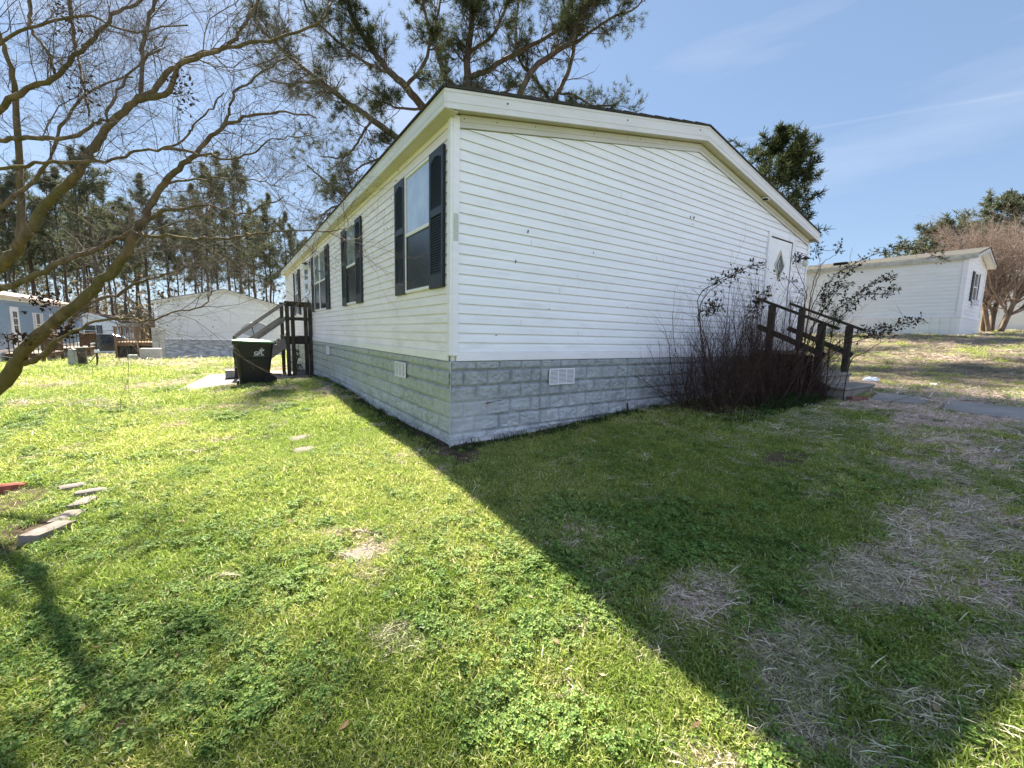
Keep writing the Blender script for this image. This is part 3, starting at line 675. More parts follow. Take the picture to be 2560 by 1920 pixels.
for y, dz_ in ((YD0-.06,0),(YD1+.06,.03)):
    part('handrail', M_woodgrey, dk, lambda m: m.beam((XD-.03,y,.83+dz_),(XB,y,-.11+dz_),.10,.045))
    part('handrail', M_woodgrey, dk, lambda m: m.beam((XD-.03,y-.03,.43+dz_),(XB,y-.03,-.50+dz_),.035,.10))
    part('post', M_wooddark, dk, lambda m: m.bbox(XB-.045,y-.045,g1(XB,y)-.1,XB+.045,y+.045,-.12+dz_,.006))
    part('stringer', M_woodgrey, dk, lambda m: m.beam((XD-.03,y+.045,-.22),(XB+.1,y+.045,GS+.05),.04,.22))
for i in range(4):
    x = XD-.08-.29*(i+.5); z = -.085-.2*(i+1)
    part('tread', M_woodgrey, dk, lambda m: m.bbox(x-.145,YD0-.03,z-.04,x+.14,YD1+.03,z,.005))
cable = part('power_cable', M_dark, dk, lambda m: m.tube([(-.36,9.9,-.3),(-.33,9.8,-.55),(-.42,9.75,-.75),(-.35,9.8,-.95),(-.25,9.9,-.6),(-.22,9.95,-.3)], .008, 6))
# patio slab
mb = MB(); zt = -1.115
mb.add([(-3.05,6.5,zt-.12),(-.15,7.1,zt-.02),(-.02,10.9,zt-.02),(-2.35,10.7,zt-.04),(-3.05,6.5,zt-.3),(-.15,7.1,zt-.3),(-.02,10.9,zt-.3),(-2.35,10.7,zt-.3)], [(0,1,2,3),(0,4,5,1),(1,5,6,2),(2,6,7,3),(3,7,4,0)])
# resample the slab top as a slightly irregular edge
def poly_slab(name, pts, z, mat, th=.06, jit=.0, **k):
    pts2 = []
    for i, (x, y) in enumerate(pts):
        x2, y2 = pts[(i+1) % len(pts)]; n = max(1, int(math.hypot(x2-x, y2-y)/.12))
        for j in range(n):
            t = j/n; pts2.append((x+(x2-x)*t+(random.uniform(-jit,jit) if j else 0), y+(y2-y)*t+(random.uniform(-jit,jit) if j else 0)))
    n = len(pts2); zf = z if callable(z) else (lambda a, b: z)
    cx = sum(p[0] for p in pts2)/n; cy = sum(p[1] for p in pts2)/n
    def inn(p, e=.012): d = math.hypot(p[0]-cx, p[1]-cy); return (p[0]+(cx-p[0])*e/d, p[1]+(cy-p[1])*e/d)
    v = [(*inn(p), zf(*p)) for p in pts2]+[(*p, zf(*p)-.012) for p in pts2]+[(*p, zf(*p)-th) for p in pts2]
    fs = [tuple(range(n))]+[(i, i+n, (i+1)%n+n, (i+1)%n) for i in range(n)]+[(i+n, i+2*n, (i+1)%n+2*n, (i+1)%n+n) for i in range(n)]
    m = MB(); m.add(v, fs); return m.build(name, mat, None, False, **k)
poly_slab('patio', [(-3.0,6.35),(-2.1,6.85),(-.95,7.2),(-.05,7.45),(-.02,10.6),(-1.4,10.75),(-2.45,10.2),(-2.75,8.2)], lambda x, y: -1.125+.02*x, M_conc, .25, .02, kind='structure')
# ------------------------------------------------------------------ trash cart
cx, cy, cz = -1.50, 6.95, -1.135
cart = thing('trash_cart', (cx, cy, cz), 'black wheeled trash cart with a green lid standing on the concrete patio', 'trash cart')
M_bin = simple('cart_plastic', (.0065,.0065,.007), .38, .45, .25, 9, .15)
M_lid = simple('green_plastic', (.07,.26,.10), .45, .4, .2, 9, .1)
def taper(mb, x0, x1, y0, y1, z0, X0, X1, Y0, Y1, z1, c=.05, n=4):
    def ring(a0,a1,b0,b1,z):
        r = []
        for (qx, qy, t0) in ((a1-c,b1-c,0),(a0+c,b1-c,90),(a0+c,b0+c,180),(a1-c,b0+c,270)):
            for i in range(n+1): t = R(t0+90*i/n); r.append((qx+c*math.cos(t), qy+c*math.sin(t), z))
        return r
    k = 5; v = []
    for i in range(k+1):
        t = i/k; v += ring(x0+(X0-x0)*t, x1+(X1-x1)*t, y0+(Y0-y0)*t, y1+(Y1-y1)*t, z0+(z1-z0)*t)
    m = 4*(n+1); f = [tuple(range(m-1,-1,-1)), tuple(range(k*m,(k+1)*m))]
    for i in range(k): f += [(i*m+j, i*m+(j+1)%m, (i+1)*m+(j+1)%m, (i+1)*m+j) for j in range(m)]
    mb.add(v, f)
def f(mb):
    taper(mb, cx-.29,cx+.25,cy-.25,cy+.25,cz+.03, cx-.37,cx+.37,cy-.31,cy+.31,cz+.92)
    taper(mb, cx-.395,cx+.39,cy-.335,cy+.335,cz+.92, cx-.40,cx+.395,cy-.34,cy+.34,cz+.965, .05)
    for x in (cx-.20,): mb.tube([(x-.045,cy-.268,cz+.1),(x-.07,cy-.325,cz+.88)], .012, 6)
    mb.tube([(cx-.22,cy-.30,cz+.62),(cx+.0,cy-.302,cz+.625),(cx+.31,cy-.30,cz+.62)], .008, 6)
part('body', M_bin, cart, f, False)
def f(mb):
    mb.bbox(cx-.385,cy-.2,cz+.62,cx-.36,cy+.2,cz+.80,.01); mb.bbox(cx-.37,cy-.2,cz+.36,cx-.34,cy+.2,cz+.40,.008); mb.bbox(cx-.365,cy-.2,cz+.50,cx-.34,cy+.2,cz+.53,.008)
    mb.bbox(cx-.345,cy-.21,cz+.05,cx-.30,cy+.21,cz+.10,.008)
split_build((lambda m: (f(m), m)[1])(MB()), 'lift_bar', M_bin, cart)
def f(mb):      # lid: shallow dome with a raised folded flap, not quite shut
    nx, ny = 10, 8; v = []
    for i in range(nx+1):
        for j in range(ny+1):
            u, w = i/nx, j/ny; x = cx-.40+.78*u; y = cy-.345+.69*w
            z = cz+.978+.045*math.sin(math.pi*u)**.5*math.sin(math.pi*w)**.5+.03*(1-u)
            v.append((x,y,z))
    n0 = len(v); v += [(a,b,c-.028) for a,b,c in v]
    W1 = ny+1; fs = []
    for i in range(nx):
        for j in range(ny): a = i*W1+j; fs += [(a,a+1,a+W1+1,a+W1),(n0+a,n0+a+W1,n0+a+W1+1,n0+a+1)]
    for i in range(nx): fs += [(i*W1,(i+1)*W1,n0+(i+1)*W1,n0+i*W1),(i*W1+ny,n0+i*W1+ny,n0+(i+1)*W1+ny,(i+1)*W1+ny)]
    for j in range(ny): fs += [(j,n0+j,n0+j+1,j+1),(nx*W1+j,nx*W1+j+1,n0+nx*W1+j+1,n0+nx*W1+j)]
    mb.add(v, fs)
lid = part('lid', M_lid, cart, f, False)
part('handle', M_bin, cart, lambda m: m.tube([(cx+.37,cy-.28,cz+.93),(cx+.46,cy-.28,cz+.96),(cx+.46,cy+.28,cz+.96),(cx+.37,cy+.28,cz+.93)], .016, 8))
for y in (cy-.29, cy+.29):
    M = Matrix.Translation((cx+.29,y,cz+.125)) @ Matrix.Rotation(R(90),4,'X')
    w = part('wheel', M_dark, cart, lambda m: m.lathe([(.05,-.03),(.105,-.03),(.125,-.018),(.125,.018),(.105,.03),(.05,.03)], 24, M), False)
part('axle', M_black, cart, lambda m: m.tube([(cx+.29,cy-.3,cz+.125),(cx+.29,cy+.3,cz+.125)], .012, 8))
M_print = simple('white_print', (.72,.73,.74), .6, .3, .05)
def text(body, size, M, mat, parent, name, off=.0):
    c = bpy.data.curves.new(name, 'FONT'); c.body = body; c.size = size; c.align_x = 'CENTER'; c.extrude = .0015; c.offset = off
    o = link(bpy.data.objects.new('tmp', c)); bpy.context.view_layer.update()
    me = bpy.data.meshes.new_from_object(o.evaluated_get(bpy.context.evaluated_depsgraph_get()))
    bpy.data.objects.remove(o); me.name = name; me.transform(M)
    me.transform(Matrix.Translation(-Vector(WLOC[parent.name]))); me.materials.clear(); me.materials.append(mat)
    q = link(bpy.data.objects.new(name, me)); q.parent = parent; WLOC[q.name] = WLOC[parent.name]; return q
MT = Matrix.Translation((cx+.085,cy-.305,cz+.695)) @ Matrix.Rotation(R(90+3.9),4,'X')
text('GFL', .105, MT, M_print, cart, 'logo', .002)
def leaf2(mb, x, z, a, L, w):
    d = (math.cos(a), math.sin(a)); n = (-d[1], d[0]); pts = [(0,0),(.35,.5),(.7,.45),(1,0),(.7,-.45),(.35,-.5)]
    mb.add([MT @ Vector((x+L*u*d[0]+w*v*n[0], z+L*u*d[1]+w*v*n[1], .002)) for u, v in pts], [tuple(range(6))])
def f(mb):
    leaf2(mb, .055,.088,R(150),.05,.03); leaf2(mb, .06,.088,R(30),.055,.03); leaf2(mb, .057,.122,R(95),.03,.026)
    mb.add([MT @ Vector(p) for p in ((.053,.07,.002),(.061,.07,.002),(.061,.092,.002),(.053,.092,.002))],[(0,1,2,3)])
part('leaf_mark', M_print, cart, f)
part('small_print', M_print, cart, lambda m: [m.add([MT @ Vector(p) for p in ((-.105+i*.021,-.026,.002),(-.09+i*.021,-.026,.002),(-.09+i*.021,-.016,.002),(-.105+i*.021,-.016,.002))],[(0,1,2,3)]) for i in range(10)])
mb = MB(); mb.bbox(-2.07,8.75,-1.14,-1.87,9.15,-.95,.01); tag(mb.build('concrete_block', M_concg), 'grey concrete block on the patio behind the trash cart', 'block')
# satellite dish behind the stairs
dish = thing('satellite_dish', (-1.32, 11.2, g1(-1.3,11.2)), 'beige satellite dish on a short mast behind the porch stairs', 'satellite dish')
dc = Vector((-1.28, 11.0, .08)); dn = Vector((-.25,-.75,.55)).normalized()
MD = Matrix.Translation(dc) @ dn.to_track_quat('Z','Y').to_matrix().to_4x4() @ Matrix.Diagonal((1.22,.85,1,1))
M_dish = simple('dish_paint', (.40,.38,.34), .5, .3, .15)
part('reflector', M_dish, dish, lambda m: m.lathe([(.001,.0),(.12,.008),(.22,.028),(.30,.055),(.305,.052),(.22,.016),(.12,-.004),(.001,-.012)], 28, MD), True)
part('feed_arm', M_black, dish, lambda m: m.tube([dc+Vector((0,0,-.25)), dc+dn*.32+Vector((0,0,-.16)), dc+dn*.42+Vector((0,0,-.02))], .012, 6))
part('mast', M_black, dish, lambda m: m.tube([dc-dn*.03, dc-dn*.1+Vector((0,0,-.1)), (-1.32,11.2,g1(-1.3,11.2)-.1)], .02, 8))
# ------------------------------------------------------------------ front steps (right)
fs_ = thing('front_steps', (7.05, -.7, -.84), 'concrete front steps with dark wooden rails below the diamond window door', 'front steps')
def f(mb):
    g = -.95
    for z0, z1, y0, y1, x0, x1 in ((g,-.05,-.38,-.03,6.5,7.64),(g,-.235,-.79,-.3805,6.48,7.64),(g,-.42,-1.16,-.7905,6.46,7.66),(g,-.61,-1.47,-1.1605,6.44,7.86)):
        mb.bbox(x0,y0,z0,x1,y1,z1-.05,.006); mb.bbox(x0-.015,y0-.03,z1-.0495,x1+.015,y1-.003,z1,.014)
part('step', concrete('step_concrete', (0.25,0.225,0.195)), fs_, f)
for x, a in ((6.42, 'l'), (7.70, 'r')):
    part('handrail', M_wooddark, fs_, lambda m: m.beam((x,.0,.915),(x,-1.30,.355),.10,.042))
    part('handrail', M_wooddark, fs_, lambda m: m.beam((x+.02,-.02,.40),(x+.02,-1.15,-.10),.038,.095))
    for y in (-.25, -1.06):
        zb = -1.0 if a == 'l' or y > -.5 else -.42
        part('post', M_wooddark, fs_, lambda m: m.bbox(x-.05,y-.05,zb,x+.05,y+.05,.90+.43*y,.006))
part('side_panel', simple('shade_dark_board', (.018,.015,.013), .9, .1, .3), fs_, lambda m: [m.bbox(6.33,-1.0+.16*i,-.95,6.365,-.85+.16*i,-.10,.004) for i in range(6)])  # boards coloured near black, painting in the dense shade there
part('stringer', M_wooddark, fs_, lambda m: m.beam((6.395,-.1,-.12),(6.395,-1.25,-.70),.05,.2))
mb = MB(); Mb = Matrix.Translation((6.55,-1.62,-.815)) @ Matrix.Rotation(R(-14),4,'Z'); mb.bbox(-.2,-.05,0,.2,.05,.075,.006,Mb)
tag(mb.build('paver_brick', simple('red_brick', (.20,.10,.08), .9, .1, .35, 20, .4)), 'red brick lying at the foot of the front steps', 'brick')
# concrete path stones by the steps
for i, (pts, lb) in enumerate((([(6.75,-1.72),(7.62,-1.62),(7.6,-2.05),(6.78,-1.95)], 'short concrete paver right below the front steps'),
            ([(6.80,-2.0),(7.6,-2.1),(7.35,-2.38),(6.95,-2.32)], 'pointed concrete paver in the middle of the front path'),
            ([(6.62,-2.58),(7.52,-2.48),(7.48,-3.3),(6.48,-3.35)], 'long concrete paver of the front path before a joint'),
            ([(6.47,-3.37),(7.47,-3.33),(7.4,-4.7),(6.4,-4.7)], 'concrete paver of the front path running out of the picture'))):
    poly_slab('path_paver', pts, lambda x, y: g1(x,y)+.035, concrete('paver%d'%i,(.31,.285,.25)), .1, .012, label=lb, cat='paver', group='pavers of the front path')
# litter
def crumple(name, x, y, z, s, mat, seed, label, cat):
    rr = random.Random(seed); mb = MB(); n, m = 9, 6; v = []
    for i in range(m+1):
        for j in range(n):
            t = 2*math.pi*j/n; ph = math.pi*i/m; r = s*(.75+.5*rr.random())
            v.append((x+r*math.sin(ph)*math.cos(t), y+r*math.sin(ph)*math.sin(t)*.6, z+max(-.005,.32*r*math.cos(ph)+s*.2)))
    mb.add(v, [(i*n+j, i*n+(j+1)%n, (i+1)*n+(j+1)%n, (i+1)*n+j) for i in range(m) for j in range(n)])
    return tag(mb.build(name, mat), label, cat)
M_bag = simple('white_plastic', (.75,.77,.80), .5, .4, .08)
crumple('plastic_bag', 9.3,-1.05, g1(9.3,-1.05)+.01, .21, M_bag, 3, 'white crumpled plastic bag on the grass just right of the front steps', 'plastic bag')
crumple('plastic_bag', 11.3,-3.1, g1(11.3,-3.1)+.01, .22, M_bag, 5, 'white torn plastic bag by the far right edge of the lawn', 'plastic bag')
crumple('paper_scrap', 9.7,-1.95, g1(9.7,-1.95)+.01, .09, M_bag, 7, 'tiny white paper scrap between the two white bags', 'paper')
crumple('paper_scrap', 4.6,-3.35, g1(4.6,-3.35)+.02, .035, M_bag, 9, 'small white round scrap in the bare dry grass at right', 'paper')
crumple('paper_scrap', -.2,7.35, -1.11, .04, M_bag, 11, 'small white scrap at the patio edge by the block skirting', 'paper')
# stepping stones and bed edging bricks
def stone(name, x, y, a, L, w, h, mat, label, cat, group=None, sink=.02, rnd=.012, tilt=(0,0)):
    M = Matrix.Translation((x,y,g1(x,y)-sink)) @ Matrix.Rotation(R(a),4,'Z') @ Matrix.Rotation(R(tilt[0]),4,'X') @ Matrix.Rotation(R(tilt[1]),4,'Y')
    mb = MB(); nx, ny = 7, 5; rr = random.Random(int(x*1000)+int(y*77))
    def gp(i, j, z):
        u, v = i/nx-.5, j/ny-.5; ed = max(abs(u), abs(v))*2
        return M @ Vector((u*L*(1+rr.uniform(-.02,.02)), v*w*(1+rr.uniform(-.03,.03)), z-(rnd if ed > .95 else 0)+rr.uniform(-.002,.002)))
    v = [gp(i,j,h) for i in range(nx+1) for j in range(ny+1)]; W1 = ny+1; n0 = len(v)
    fs = [(i*W1+j,(i+1)*W1+j,(i+1)*W1+j+1,i*W1+j+1) for i in range(nx) for j in range(ny)]
    rim = [i*W1 for i in range(nx+1)]+[nx*W1+j for j in range(1,ny+1)]+[i*W1+ny for i in range(nx-1,-1,-1)]+[j for j in range(ny-1,0,-1)]
    low = [M @ Vector(((rim_i//W1/nx-.5)*L*1.01, (rim_i % W1/ny-.5)*w*1.01, -.04)) for rim_i in rim]
    v += low; m = len(rim)
    fs += [(rim[k], n0+k, n0+(k+1)%m, rim[(k+1)%m]) for k in range(m)]
    mb.add(v, fs); return tag(mb.build(name, mat), label, cat, group)
M_stone = concrete('stepping_stone', (.18,.16,.135)); M_bed = concrete('edging_stone', (.22,.19,.17)); M_brick = simple('brick_red', (.26,.085,.06), .9, .1, .35, 20, .4)
stone('stepping_stone', -1.25,1.50,10,.30,.24,.02,M_stone,'stepping stone sunk in the lawn, farther of the near pair','stepping stone','stepping stones',.005)
stone('stepping_stone', -1.28,.93,14,.26,.22,.02,M_stone,'square stepping stone sunk in the lawn, nearer of the two by the house corner','stepping stone','stepping stones',.005)
stone('stepping_stone', -1.28,-1.48,22,.24,.19,.028,M_stone,'lone gravelly stepping stone in the bright grass nearest the camera','stepping stone','stepping stones',.012)
bed = [(-3.56,1.28,8,.22,.10,.085,M_brick,'red clay brick farthest left on the flower bed edge','brick'),
       (-3.10,1.03,20,.16,.10,.06,M_bed,'pinkish worn brick at the far corner of the bed edging','brick'),
       (-2.94,.80,15,.19,.10,.055,M_bed,'flat pale edging brick beside the bed, farthest of the curved row','brick'),
       (-2.93,.58,78,.21,.12,.05,M_bed,'flat pale edging brick second in the curved row','brick'),
       (-2.96,.30,72,.19,.13,.05,M_bed,'flat wide edging brick third in the curved row','brick'),
       (-2.99,.01,62,.26,.12,.085,M_bed,'large grey block nearest the camera on the bed edge','brick')]
for b in bed: stone('edging_brick', *b[:6], b[6], b[7], b[8], 'bricks edging the flower bed', .02, .01, (random.uniform(-6,6), random.uniform(-5,5)))
# ------------------------------------------------------------------ neighbouring homes
def neigh_gable():                       # double-wide behind, gable end with no window
    x0, x1, y0, y1 = -6.0, 1.5, 32.1, 46; zb, zs, ze, zr, xr = -2.1, -.74, 1.72, 2.72, -2.15
    t = thing('neighbour_home', ((x0+x1)/2, (y0+y1)/2, zb), 'light grey sided mobile home gable end with tan roof seen past the porch stairs', 'mobile home')
    def top(z):
        if z < ze: return (0, x1-x0)
        d = (z-ze)/(zr-ze); return (d*(xr-x0), (x1-x0)-d*(x1-xr))
    s = lap_wall('siding', M_neigh, t, (x0,y0,0), (1,0,0), (0,-1,0), x1-x0, zs+.1, zr-.05, top, pitch=.165)
    mb = MB(); mb.box(x0+.02,y0+.02,zb-.4,x1-.02,y1,ze); mb.add([(x0+.02,y0+.02,ze),(x1-.02,y0+.02,ze),(xr,y0+.02,zr-.06)],[(0,1,2)]); mb.build('wall', M_neigh, t)
    mb = MB(); mb.bbox(x0-.02,y0-.03,zs,x1+.02,y0,zs+.1,.004); mb.bbox(x0-.03,y0-.04,zs,x0+.12,y0-.0,ze,.004); mb.bbox(x1-.12,y0-.04,zs,x1+.03,y0-.0,ze,.004); mb.build('trim_board', M_trim, t)
    mb = MB()
    for i in range(4):
        zz = zs-.34*i
        mb.bbox(x0-.01,y0-.025+.004*i,zz-.33,x1+.01,y0+.018,zz-.005,.012)
    mb.build('skirting', skirt_mat('skirt_n', (.20,.22,.24), (.25,.27,.29), .05), t)
    mb = MB()
    def slab2(a, b, za, zb_, th, ya, yb): slab(mb, a, b, za-th, za, zb_-th, zb_, ya, yb)
    slab2(x0-.15, xr, ze+.05, zr+.12, .17, y0-.14, y0-.12); slab2(xr, x1+.15, zr+.12, ze+.05, .17, y0-.14, y0-.12); mb.bbox(x0-.15,y0-.119,ze-.12,x0-.13,y1,ze+.05,.003)
    mb.build('fascia', simple('fascia_grey',(.50,.49,.46),.5,.3,.1), t)
    mb = MB(); roofplane(mb, x0-.18, ze+.052, xr, zr+.125, .03, y0-.17, y1); roofplane(mb, xr+.001, zr+.125, x1+.18, ze+.052, .03, y0-.17, y1)
    for i in range(16):
        x = x0+.1+i*.5
        if x > xr: za = zr+.15-(x-xr)*(zr-ze+.07)/(x1-xr+.15); mb.box(x, y0-.19, za-.012, x+.16, y0+.1, za+.035)
    rf = mb.build('roof', M_rooft, t)
    for x, y in ((-3.1,36),(-1.2,35)):
        z = 2.3; mb = MB(); mb.bbox(x-.25,y-.2,z,x+.25,y+.2,z+.45,.02); mb.build('roof_vent', M_dark, rf)
neigh_gable()
def simple_window(t, x, y, z0, z1, face, w, sh=None, shm=None, glassm=None, fr=None):
    # face 'x' looks towards +x, 'y' towards -y, 'w' towards -x ; centre at (x, y)
    def bx_(mb, a0, a1, b0, b1, o0, o1):
        if face == 'x': mb.bbox(x+o0, y+a0, b0, x+o1, y+a1, b1, .004)
        elif face == 'w': mb.bbox(x-o1, y+a0, b0, x-o0, y+a1, b1, .004)
        else: mb.bbox(x+a0, y-o1, b0, x+a1, y-o0, b1, .004)
    h = w/2; mb = MB()
    bx_(mb,-h,-h+.05,z0,z1,.01,.05); bx_(mb,h-.05,h,z0,z1,.01,.05); bx_(mb,-h+.05,h-.05,z1-.05,z1,.01,.049); bx_(mb,-h+.05,h-.05,z0,z0+.05,.01,.055); bx_(mb,-h+.05,h-.05,(z0+z1)/2-.025,(z0+z1)/2+.025,.01,.045)
    wd = mb.build('window', fr or M_trim, t); mb = MB(); bx_(mb,-h+.05,h-.05,z0+.05,z1-.05,.012,.02); mb.build('pane', glassm or M_screen, wd)
    if sh:
        for a in (-h-sh, h):
            mb = MB(); bx_(mb,a,a+.04,z0-.02,z1+.02,.01,.045); bx_(mb,a+sh-.04,a+sh,z0-.02,z1+.02,.01,.045)
            for i in range(14): z = z0+i*(z1-z0)/14; bx_(mb,a+.04,a+sh-.04,z,z+(z1-z0)/20,.012,.04)
            mb.build('shutter', shm or M_trim, t)
def blue_house():
    X = -11.65; y0, y1 = 22.0, 42.7
    t = thing('blue_home', (X-2.1, 32, -2.2), 'pale blue mobile home with white shutters behind the bare tree at far left', 'mobile home')
    mblue = vinyl('blue_vinyl', (.24,.33,.46), .1, -2, -1)
    lap_wall('siding', mblue, t, (X,y0,0), (0,1,0), (1,0,0), y1-y0, -1.25, 1.30, pitch=.12)
    mb = MB(); mb.box(X-4.2,y0,-2.6,X-.02,y1,1.45); mb.build('wall', mblue, t)
    lap_wall('siding', mblue, t, (X-4.2,y0-.02,0), (1,0,0), (0,-1,0), 4.2, -1.25, 1.30, pitch=.12)
    mb = MB(); mb.bbox(X-.02,y0-.02,-2.7,X+.03,y1+.02,-1.25,.01); mb.bbox(X-4.2,y0-.05,-2.7,X-.021,y0-.021,-1.25,.01)
    for i in range(40): mb.box(X+.0302, y0+.2+i*.5, -2.7, X+.04, y0+.23+i*.5, -1.26)
    mb.build('skirting', M_neighw, t)
    mb = MB(); mb.bbox(X+.0,y0-.1,1.30,X+.10,y1+.12,1.46,.004); mb.bbox(X,y1-.02,-1.25,X+.05,y1+.05,1.30,.004); mb.bbox(X,y1-4.6,-1.25,X+.035,y1-4.5,1.30,.004); mb.build('trim_board', M_trim, t)
    mb = MB(); mb.add([(X+.3,y0-.2,1.42),(X+.3,y1+.2,1.42),(X-2.1,y1+.2,2.0),(X-2.1,y0-.2,2.0),(X-4.5,y1+.2,1.42),(X-4.5,y0-.2,1.42),(X+.3,y0-.2,1.53),(X+.3,y1+.2,1.53),(X-2.1,y1+.2,2.11),(X-2.1,y0-.2,2.11),(X-4.5,y1+.2,1.53),(X-4.5,y0-.2,1.53)],
        [(0,1,2,3),(3,2,4,5),(6,9,8,7),(9,11,10,8),(0,6,7,1),(5,4,10,11),(0,3,9,6),(3,5,11,9),(1,7,8,2),(2,8,10,4)])
    mb.build('roof', simple('pink_tan_shingles', (.42,.34,.31), .95, .1, .2, 30), t)
    for y in (33.4, 36.2): simple_window(t, X, y, -.62, .75, 'x', .75, .42, M_trim)
    # door with multi-light panes, storm frame
    mb = MB(); mb.bbox(X+.01,29.55,-1.2,X+.06,30.55,1.0,.004); d = mb.build('door', M_trim, t); mb = MB()
    for i in range(3):
        for j in range(2): mb.box(X+.061, 29.8+j*.27, -.35+i*.38, X+.066, 30.03+j*.27, -.02+i*.38)
    mb.build('pane', M_screen, d)
    mb = MB(); mb.lathe([(.04,0),(.07,.08),(.05,.16)], 10, Matrix.Translation((X+.12,31.2,.62))); mb.bbox(X+.01,31.1,.74,X+.2,31.3,.80,.01); mb.build('wall_lamp', M_black, t)
    # service mast and drop cable
    mb = MB(); mb.tube([(X+.12,38.6,-.2),(X+.12,38.6,1.2),(X+.25,39.2,1.75),(X+.3,40.1,2.35)], .03, 6); mb.build('service_mast', simple('conduit', (.12,.12,.13),.5), t)
blue_house()
def deck_b(y0, y1, lab, x0=-11.5, x1=-10.1):
    gzv = g1(x1, (y0+y1)/2); zt = -1.42; t = thing('porch_deck', ((x0+x1)/2, (y0+y1)/2, gzv), lab, 'deck', 'decks of the blue home')
    mb = MB(); mb.bbox(x0,y0,zt-.22,x1,y1,zt-.03,.006); mb.build('deck_frame', M_woodbrown, t)
    mb = MB(); [mb.bbox(x0,y0+i*.14,zt-.0295,x1+.02,min(y0+i*.14+.13,y1),zt,.003) for i in range(int((y1-y0)/.14))]; mb.build('deck_board', simple('deck_tan',(.36,.30,.25),.8), t)
    for y in np.linspace(y0+.05, y1-.05, 3): mb = MB(); mb.bbox(x1-.1,y-.06,gzv-.3,x1+.02,y+.06,zt+1.0,.005); mb.build('post', M_woodbrown, t)
    mb = MB(); mb.bbox(x1-.13,y0-.02,zt+.92,x1+.05,y1+.02,zt+.965,.004); mb.bbox(x1-.06,y0+.1,zt+.12,x1-.01,y1-.1,zt+.18,.004); mb.bbox(x0,y0-.03,zt+.92,x1-.131,y0+.08,zt+.965,.004)
    mb.build('rail', M_woodbrown, t)
    mb = MB(); n = int((y1-y0)/.16)
    for i in range(1, n): y = y0+i*.16; mb.bbox(x1-.055,y-.02,zt+.18,x1-.015,y+.02,zt+.92,.003)
    for i in range(1, 8): x = x0+i*.17; mb.bbox(x-.02,y0+.005,zt,x+.02,y0+.045,zt+.92,.003)
    split_build(mb, 'baluster', M_woodbrown, t)
    mb = MB(); mb.bbox(x0+.1,y0+.1,gzv-.3,x1-.15,y1-.1,zt-.23,.01); mb.build('skirting', M_concg, t)
deck_b(27.9, 30.9, 'brown railed porch deck left of the leaning trunk at the blue home')
deck_b(34.6, 38.3, 'brown railed porch deck right of the leaning trunk at the blue home')
def small_white():
    X0, X1, Y0, Y1 = -16.2, -11.9, 56.2, 70; zb = -3.0
    t = thing('white_home', ((X0+X1)/2, 60, -2.75), 'small white mobile home with dark shutter beyond the parked car', 'mobile home')
    lap_wall('siding', M_neighw, t, (X0,Y0,0), (1,0,0), (0,-1,0), X1-X0, -1.9, 1.2, lambda z: (0, X1-X0) if z < .45 else ((z-.45)/.75*2.15, X1-X0-(z-.45)/.75*2.15), pitch=.14)
    lap_wall('siding', M_neighw, t, (X1,Y0,0), (0,1,0), (1,0,0), Y1-Y0, -1.9, .45, pitch=.14)
    mb = MB(); mb.box(X0+.02,Y0+.02,zb,X1-.02,Y1,.45); mb.build('wall', M_neighw, t)
    mb = MB(); mb.bbox(X0-.01,Y0-.02,zb,X1+.02,Y1,-1.9,.01); mb.build('skirting', M_neighw, t)
    mb = MB(); slab(mb, X0-.15, (X0+X1)/2, .36,.56,1.16,1.36, Y0-.2, Y0-.16); slab(mb, (X0+X1)/2, X1+.15, 1.16,1.36,.36,.56, Y0-.2, Y0-.16); mb.build('fascia', M_trim, t)
    mb = MB(); roofplane(mb, X0-.2, .56, (X0+X1)/2, 1.37, .05, Y0-.22, Y1); roofplane(mb, (X0+X1)/2+.001, 1.37, X1+.2, .56, .05, Y0-.22, Y1); mb.build('roof', simple('brown_shingles', (.13,.10,.08), .95, .1, .3, 30), t)
    simple_window(t, -14.0, Y0, -1.1, .1, 'y', 1.0, .45, M_shutter)
    for y in (58.7, 61.3): simple_window(t, X1, y, -1.5, .1, 'x', .8, .35, M_shutter)
    mb = MB(); mb.bbox(X1+.01,60.3,-1.2,X1+.55,61.0,-.8,.02); mb.build('air_conditioner', M_neighw, t)
small_white()
